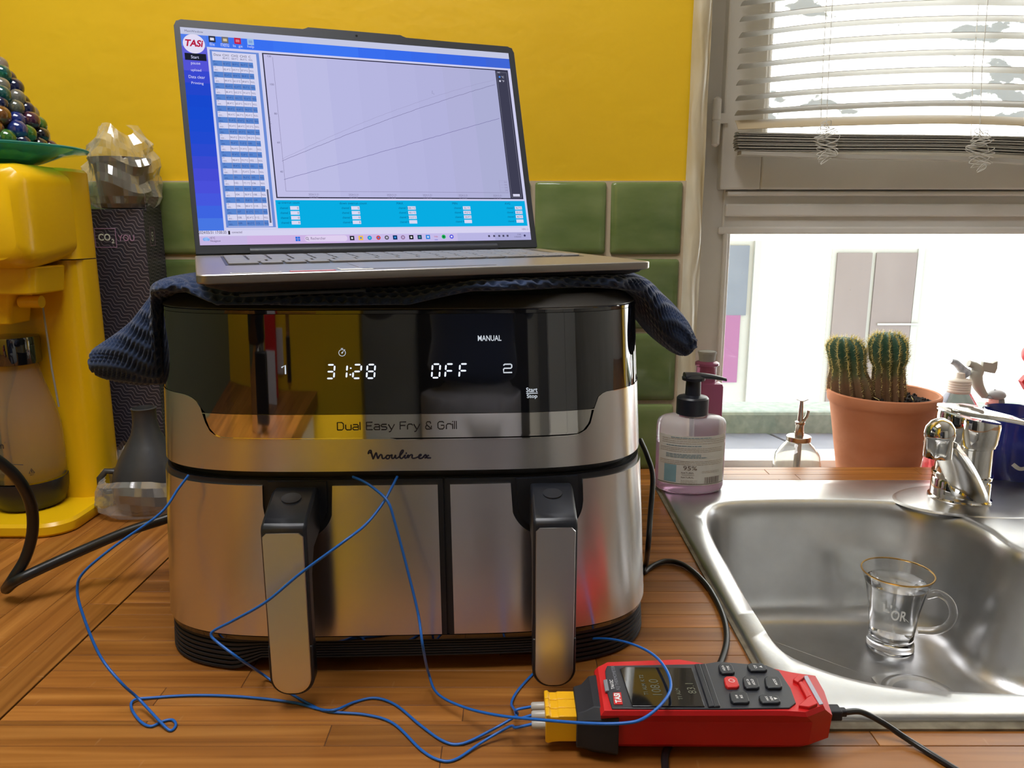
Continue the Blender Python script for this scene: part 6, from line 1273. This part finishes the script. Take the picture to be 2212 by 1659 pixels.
# mug
mg = G(1925, 1408, DP+.004); mgz = DP+.0005
mug = thing('glass_mug', 'clear glass mug with gold rim standing in the sink basin', 'mug', (float(mg[0])+.006, float(mg[1])+.016, mgz)); mug.scale = (1.05, 1.05, 1.03)
MH = .104
b = MB(); b.lathe([(.001, .0), (.0255, .0002), (.0275, .003), (.0270, .010), (.0252, .016), (.0258, .026), (.0285, .055), (.0345, .085), (.0405, MH-.001), (.0412, MH), (.0400, MH), (.0330, .085), (.0268, .055), (.0238, .028), (.0225, .018), (.001, .0150)], 56, cap0=False, cap1=False); b.build('cup', M['glass'], mug, smooth=60)
b = MB(); b.lathe([(.0409, MH-.0014), (.0416, MH-.0002), (.0412, MH+.0006), (.0398, MH+.0004)], 56, cap0=False, cap1=False); b.build('gold_rim', M['gold'], mug)
b = MB(); b.tube(spline([(.0335, 0, .078), (.046, .0, .083), (.058, 0, .076), (.064, 0, .060), (.060, 0, .044), (.048, 0, .034), (.0285, 0, .030)], 6), .0048, 12); hdl = b.build('handle', M['glass'], mug); wtr = MB(); wtr.lathe([(.001, .0155), (.0222, .0182), (.0236, .028), (.0266, .055), (.0328, .085), (.0350, .090), (.001, .0900)], 48, cap0=False, cap1=False); wtr.build('water', mat('still_water', (.97, .98, .97), .0, ior=1.33, trans=1.0), mug, smooth=40); hdl.rotation_euler = (0, 0, R(-22))
b = MB(); mT = lambda x, y: ((.0305+(y-.055)*.2+.0008)*math.sin(x/.03), -(.0305+(y-.055)*.2+.0008)*math.cos(x/.03), y)
text(b, "L'", -.0250, .062, -.0165, .074, mT, bold=.02); text(b, 'OR', -.0170, .0530, -.0010, .0680, mT, bold=.02); ribbon(b, [(-.002, .057), (.003, .052)], .0008, mT); b.build('etched_lettering', mat('etched_white', (.85, .85, .82), .7), mug, smooth=0)

# ================================================================== BEHIND THE CAMERA (seen in the steel and the black panel)
b = MB(); b.box((-1.10, -.66, -.9), (-.27, -.60, 1.6)); struct(b.build('wall_corner', M['yellow_wall'], smooth=0))
M['white_lam'] = mat('white_laminate', (.72, .72, .72), .4)
wc = thing('reflector_cabinet', 'white tall cabinet standing behind the photographer', 'cabinet', (.95, -2.05, -.9))  # added cabinet, a white mass for the polished strip to reflect
b = MB(); b.box((0, 0, 0), (.9, .5, 2.2)); b.build('carcass', M['white_lam'], wc, smooth=0); 
for k in (0, 1): b = MB(); b.box((.01+.45*k, .5, .02), (.44+.45*k, .52, 2.18)); b.build('door', M['white_lam'], wc, smooth=0, bevel=.002)
dr_ = MB(); dr_.box((-.20, -2.099, -.9), (.75, -2.06, 1.25)); struct(dr_.build('reflection_door', mat('dark_reflection_door', (.05, .045, .045), .5), smooth=0, bevel=.004))  # added door, out of view, gives the steel a dark reflection
gd = thing('coffee_grinder', 'black and steel coffee grinder on the left worktop leg', 'grinder', (-.575, -.22, 0))
b = MB(); b.lathe([(.045, .0005), (.047, .004), (.047, .17), (.044, .172)], 32); b.build('body', M['chrome'], gd); b = MB(); b.lathe([(.047, .172), (.050, .176), (.050, .30), (.046, .306), (.001, .307)], 32); b.build('hopper', M['black_gloss'], gd)
b = MB(); b.box((.01, .035, .02), (.075, .055, .16)); b.build('control_pad', M['black_plastic'], gd, bevel=.004)
bk = thing('recipe_book', 'red recipe book standing on the left worktop leg', 'book', (-.64, -.52, 0), R(3)); b = MB(); b.box((-.075, 0, .0005), (.075, .016, .285)); b.build('cover', M['red_dark'], bk, smooth=0, bevel=.001)
b = MB(); BT = lambda x, y: (-x, .0165, y)
text(b, 'LA BIBLE DE', -.055, .235, .055, .252, BT); text(b, "L'AIR FRYER", -.060, .195, .060, .220, BT, bold=.02); text(b, 'COOKBOOK', -.05, .165, .05, .185, BT) if False else None
b.build('title', M['white_ink'], bk, smooth=0)
for k, (xx, yy, hh_, nm) in enumerate(((-.580, -.44, .120, 'white folded leaflet propped before the red recipe book'), (-.640, -.40, .130, 'cream booklet standing beside the coffee grinder'))):
    t = thing('leaflet', nm, 'leaflet', (xx, yy, 0), R(5-9*k)); b = MB(); b.box((-.03, 0, .0005), (.03, .004, hh_)); b.build('paper', mat('leaflet_paper', ((.70, .70, .78), (.70, .66, .48))[k], .6), t, smooth=0)
sw = MB(); sw.box((-.605, -.60, .04), (-.555, -.592, .15)); kn = thing('knife', 'steel kitchen knife with black handle hanging on the yellow wall behind the camera', 'knife', (-.525, -.598, .02))
b = MB(); b.prism([(-.008, .11), (.010, .11), (.012, .30), (.0, .33), (-.006, .30)], 0, .003, T=lambda x, y, z: (x, z, y)); b.build('blade', M['chrome'], kn, smooth=0)
b = MB(); b.box((-.009, 0, .0), (.011, .012, .112)); b.build('handle', M['black_plastic'], kn, smooth=0, bevel=.003)
tag(sw.build('wall_switch', M['white_lam'], smooth=0, bevel=.002), 'white switch plate on the yellow wall behind the camera', 'switch')
# a person taking the picture
def skin(name, verts, edges, radii, m, parent, root=0, sub=2):
    me = bpy.data.meshes.new(name); me.from_pydata(verts, edges, []); me.materials.append(m); o = bpy.data.objects.new(name, me); COL.objects.link(o); o.parent = parent
    sm_ = o.modifiers.new('skin', 'SKIN'); sm_.use_smooth_shade = True
    if not me.skin_vertices: 
        me.attributes.new('skin_dummy', 'FLOAT', 'POINT'); 
    lay = me.skin_vertices[0].data if me.skin_vertices else None
    if lay:
        for i, r in enumerate(radii): lay[i].radius = (r if isinstance(r, tuple) else (r, r)); lay[i].use_root = (i == root)
    s = o.modifiers.new('sub', 'SUBSURF'); s.levels = s.render_levels = sub; return o
per = thing('person', 'person in a dark blue sweater holding a phone with both hands', 'person', (.06, -.42, -.9))
M['sweater'] = mat('dark_blue_sweater', (.022, .030, .065), .9, sheen=.3); M['skin'] = mat('skin', (.55, .30, .20), .5, sss=.1); M['trousers'] = mat('light_grey_trousers', (.36, .35, .40), .85); M['hair'] = mat('brown_hair', (.05, .03, .02), .7)
def chain_mesh(name, chains, m, parent):
    """tapering tubes lofted along joints, all overlapping inside one mesh"""
    b = MB()
    for pts, rad in chains:
        sp_ = spline([tuple(p)+(r,) for p, r in zip(pts, rad)], 5); b.tube([p[:3] for p in sp_], [p[3] for p in sp_], 18)
        for e in (0, -1): b.sphere(sp_[e][:3], sp_[e][3]*.99, 16, 10)
    o = b.build(name, m, parent, smooth=180); r = o.modifiers.new('remesh', 'REMESH'); r.mode = 'VOXEL'; r.voxel_size = .008; r.use_smooth_shade = True
    s = o.modifiers.new('smooth', 'SMOOTH'); s.iterations = 4; return o
hL, hR = (-.145, .360, 1.275), (.025, .360, 1.275)     # wrists relative to person root (camera at -.06, .42, 1.278)
b = MB()
tor = [[(a_*math.cos(2*PI*i/28), b__*math.sin(2*PI*i/28)+yo, z) for i in range(28)] for a_, b__, yo, z in ((.150, .105, 0, .965), (.163, .112, 0, .99), (.150, .105, 0, 1.05), (.165, .110, -.005, 1.20), (.185, .112, -.01, 1.32), (.175, .100, -.01, 1.40), (.110, .075, -.01, 1.455), (.062, .062, -.005, 1.49))]
b.loft(tor)
for s in (-1, 1):
    w_ = hL if s < 0 else hR
    pts = [(s*.135, -.01, 1.385), (s*.200, .03, 1.27), (s*.225 if s > 0 else -.255, .09, 1.145), ((s*.225 if s > 0 else -.255)*.6+w_[0]*.4, .22, 1.20), w_]
    sp_ = spline([p+(r,) for p, r in zip(pts, (.056, .053, .046, .040, .032))], 6); b.tube([p[:3] for p in sp_], [p[3] for p in sp_], 18); b.sphere(sp_[0][:3], .056, 16, 10); b.sphere((s*.165, .0, 1.350), .060, 16, 10); b.sphere(pts[2], .045, 14, 10)
o = b.build('sweater', M['sweater'], per, smooth=180); r = o.modifiers.new('remesh', 'REMESH'); r.mode = 'VOXEL'; r.voxel_size = .009; r.use_smooth_shade = True; s = o.modifiers.new('smooth', 'SMOOTH'); s.iterations = 5
b = MB()
for s in (-1, 1):
    sp_ = spline([(s*.085, 0, .93, .095), (s*.095, .01, .70, .080), (s*.10, .02, .48, .060), (s*.10, .0, .25, .052), (s*.10, -.01, .07, .045)], 6); b.tube([p[:3] for p in sp_], [p[3] for p in sp_], 20)
b.sphere((0, 0, .90), .15, 20, 12, sc3=(1, .72, .6)); o = b.build('trousers', M['trousers'], per, smooth=180); r = o.modifiers.new('remesh', 'REMESH'); r.mode = 'VOXEL'; r.voxel_size = .011; r.use_smooth_shade = True
for s in (-1, 1):
    b = MB(); b.loft([[(s*.10+p[0], p[1], z) for p in rrect(-.045*k, -.09*k, .045*k, .17*k, .04*k, 6)] for k, z in ((1, .001), (1.02, .02), (.9, .05), (.6, .085))]); b.build('shoe', M['black_matte'], per, smooth=50)
b = MB()
# head and neck
hz_ = 1.60
b.tube([(0, -.005, 1.45), (0, .0, 1.52)], [.056, .052], 20)
b.sphere((0, 0, hz_+.03), .088, 28, 20, sc3=(.87, 1.03, 1.08)); b.sphere((0, .025, hz_-.035), .060, 22, 14, sc3=(.95, 1.0, 1.05))
b.sphere((0, .098, hz_-.002), .014, 12, 8, sc3=(.9, 1.1, 1.6)); b.sphere((0, .080, hz_-.048), .018, 14, 8, sc3=(1.3, .6, .5))
for s in (-1, 1): b.sphere((s*.078, -.005, hz_), .022, 12, 8, sc3=(.4, .8, 1.3))
for s, w_ in ((-1, hL), (1, hR)):
    wx, wy_, wz = w_; ins = -s; phx = -.06   # palms close on the two ends of the phone
    palm = (wx+ins*.006, wy_+.045, wz+.003); b.tube([(wx, wy_-.02, wz), (wx, wy_+.012, wz)], [.025, .024], 14); b.sphere(palm, .036, 18, 12, sc3=(.55, 1.05, 1.0))
    for k, L_ in enumerate((.070, .078, .073, .058)):
        z = palm[2]+.026-.0175*k; p0_ = (palm[0], palm[1]+.022, z); p1_ = (palm[0]+ins*.004, palm[1]+.022+L_*.30*.45, z); p2_ = (palm[0]+ins*(.012+.10*L_), palm[1]+.030, z-.001); p3_ = (palm[0]+ins*(.014+.45*L_), palm[1]+.026, z-.002)
        sp_ = spline([p0_+(.0095,), p1_+(.0090,), p2_+(.0082,), p3_+(.0070,)], 5); b.tube([p[:3] for p in sp_], [p[3] for p in sp_], 10); b.sphere(sp_[-1][:3], .0070, 8, 6)
    sp_ = spline([(palm[0], palm[1]-.022, palm[2]-.010, .012), (palm[0]+ins*.014, palm[1]-.030, palm[2]+.000, .0108), (palm[0]+ins*.034, palm[1]-.024, palm[2]+.006, .0095)], 5); b.tube([p[:3] for p in sp_], [p[3] for p in sp_], 10); b.sphere(sp_[-1][:3], .0095, 8, 6)
o = b.build('body', M['skin'], per, smooth=180); r = o.modifiers.new('remesh', 'REMESH'); r.mode = 'VOXEL'; r.voxel_size = .0042; r.use_smooth_shade = True; s = o.modifiers.new('smooth', 'SMOOTH'); s.iterations = 2
b = MB(); b.sphere((0, -.012, hz_+.045), .094, 24, 16, sc3=(.90, 1.0, 1.02)); b.v = [(x, min(y, .055+.3*(z-hz_-.05)) if z < hz_+.13 else y, max(z, hz_-.03)) for x, y, z in b.v]; b.build('hair', M['hair'], per, smooth=180)
for s in (-1, 1): b = MB(); b.sphere((s*.031, .0755, hz_+.012), .011, 14, 10); b.build('eye', mat('eye_white', (.7, .7, .7), .2), per); b = MB(); b.sphere((s*.031, .0835, hz_+.012), .0042, 10, 8); b.build('iris', M['black_gloss'], per)
ph = thing('phone', 'black phone held up in landscape by the person', 'phone', (0, -.024, H)); b = MB(); b.loft([[(p[0], y_, p[1]) for p in rrect(-.073, -.036, .073, .036, .010)] for y_ in (0, .008)][::-1]); b.build('shell', M['black_gloss'], ph, smooth=30, bevel=.001)
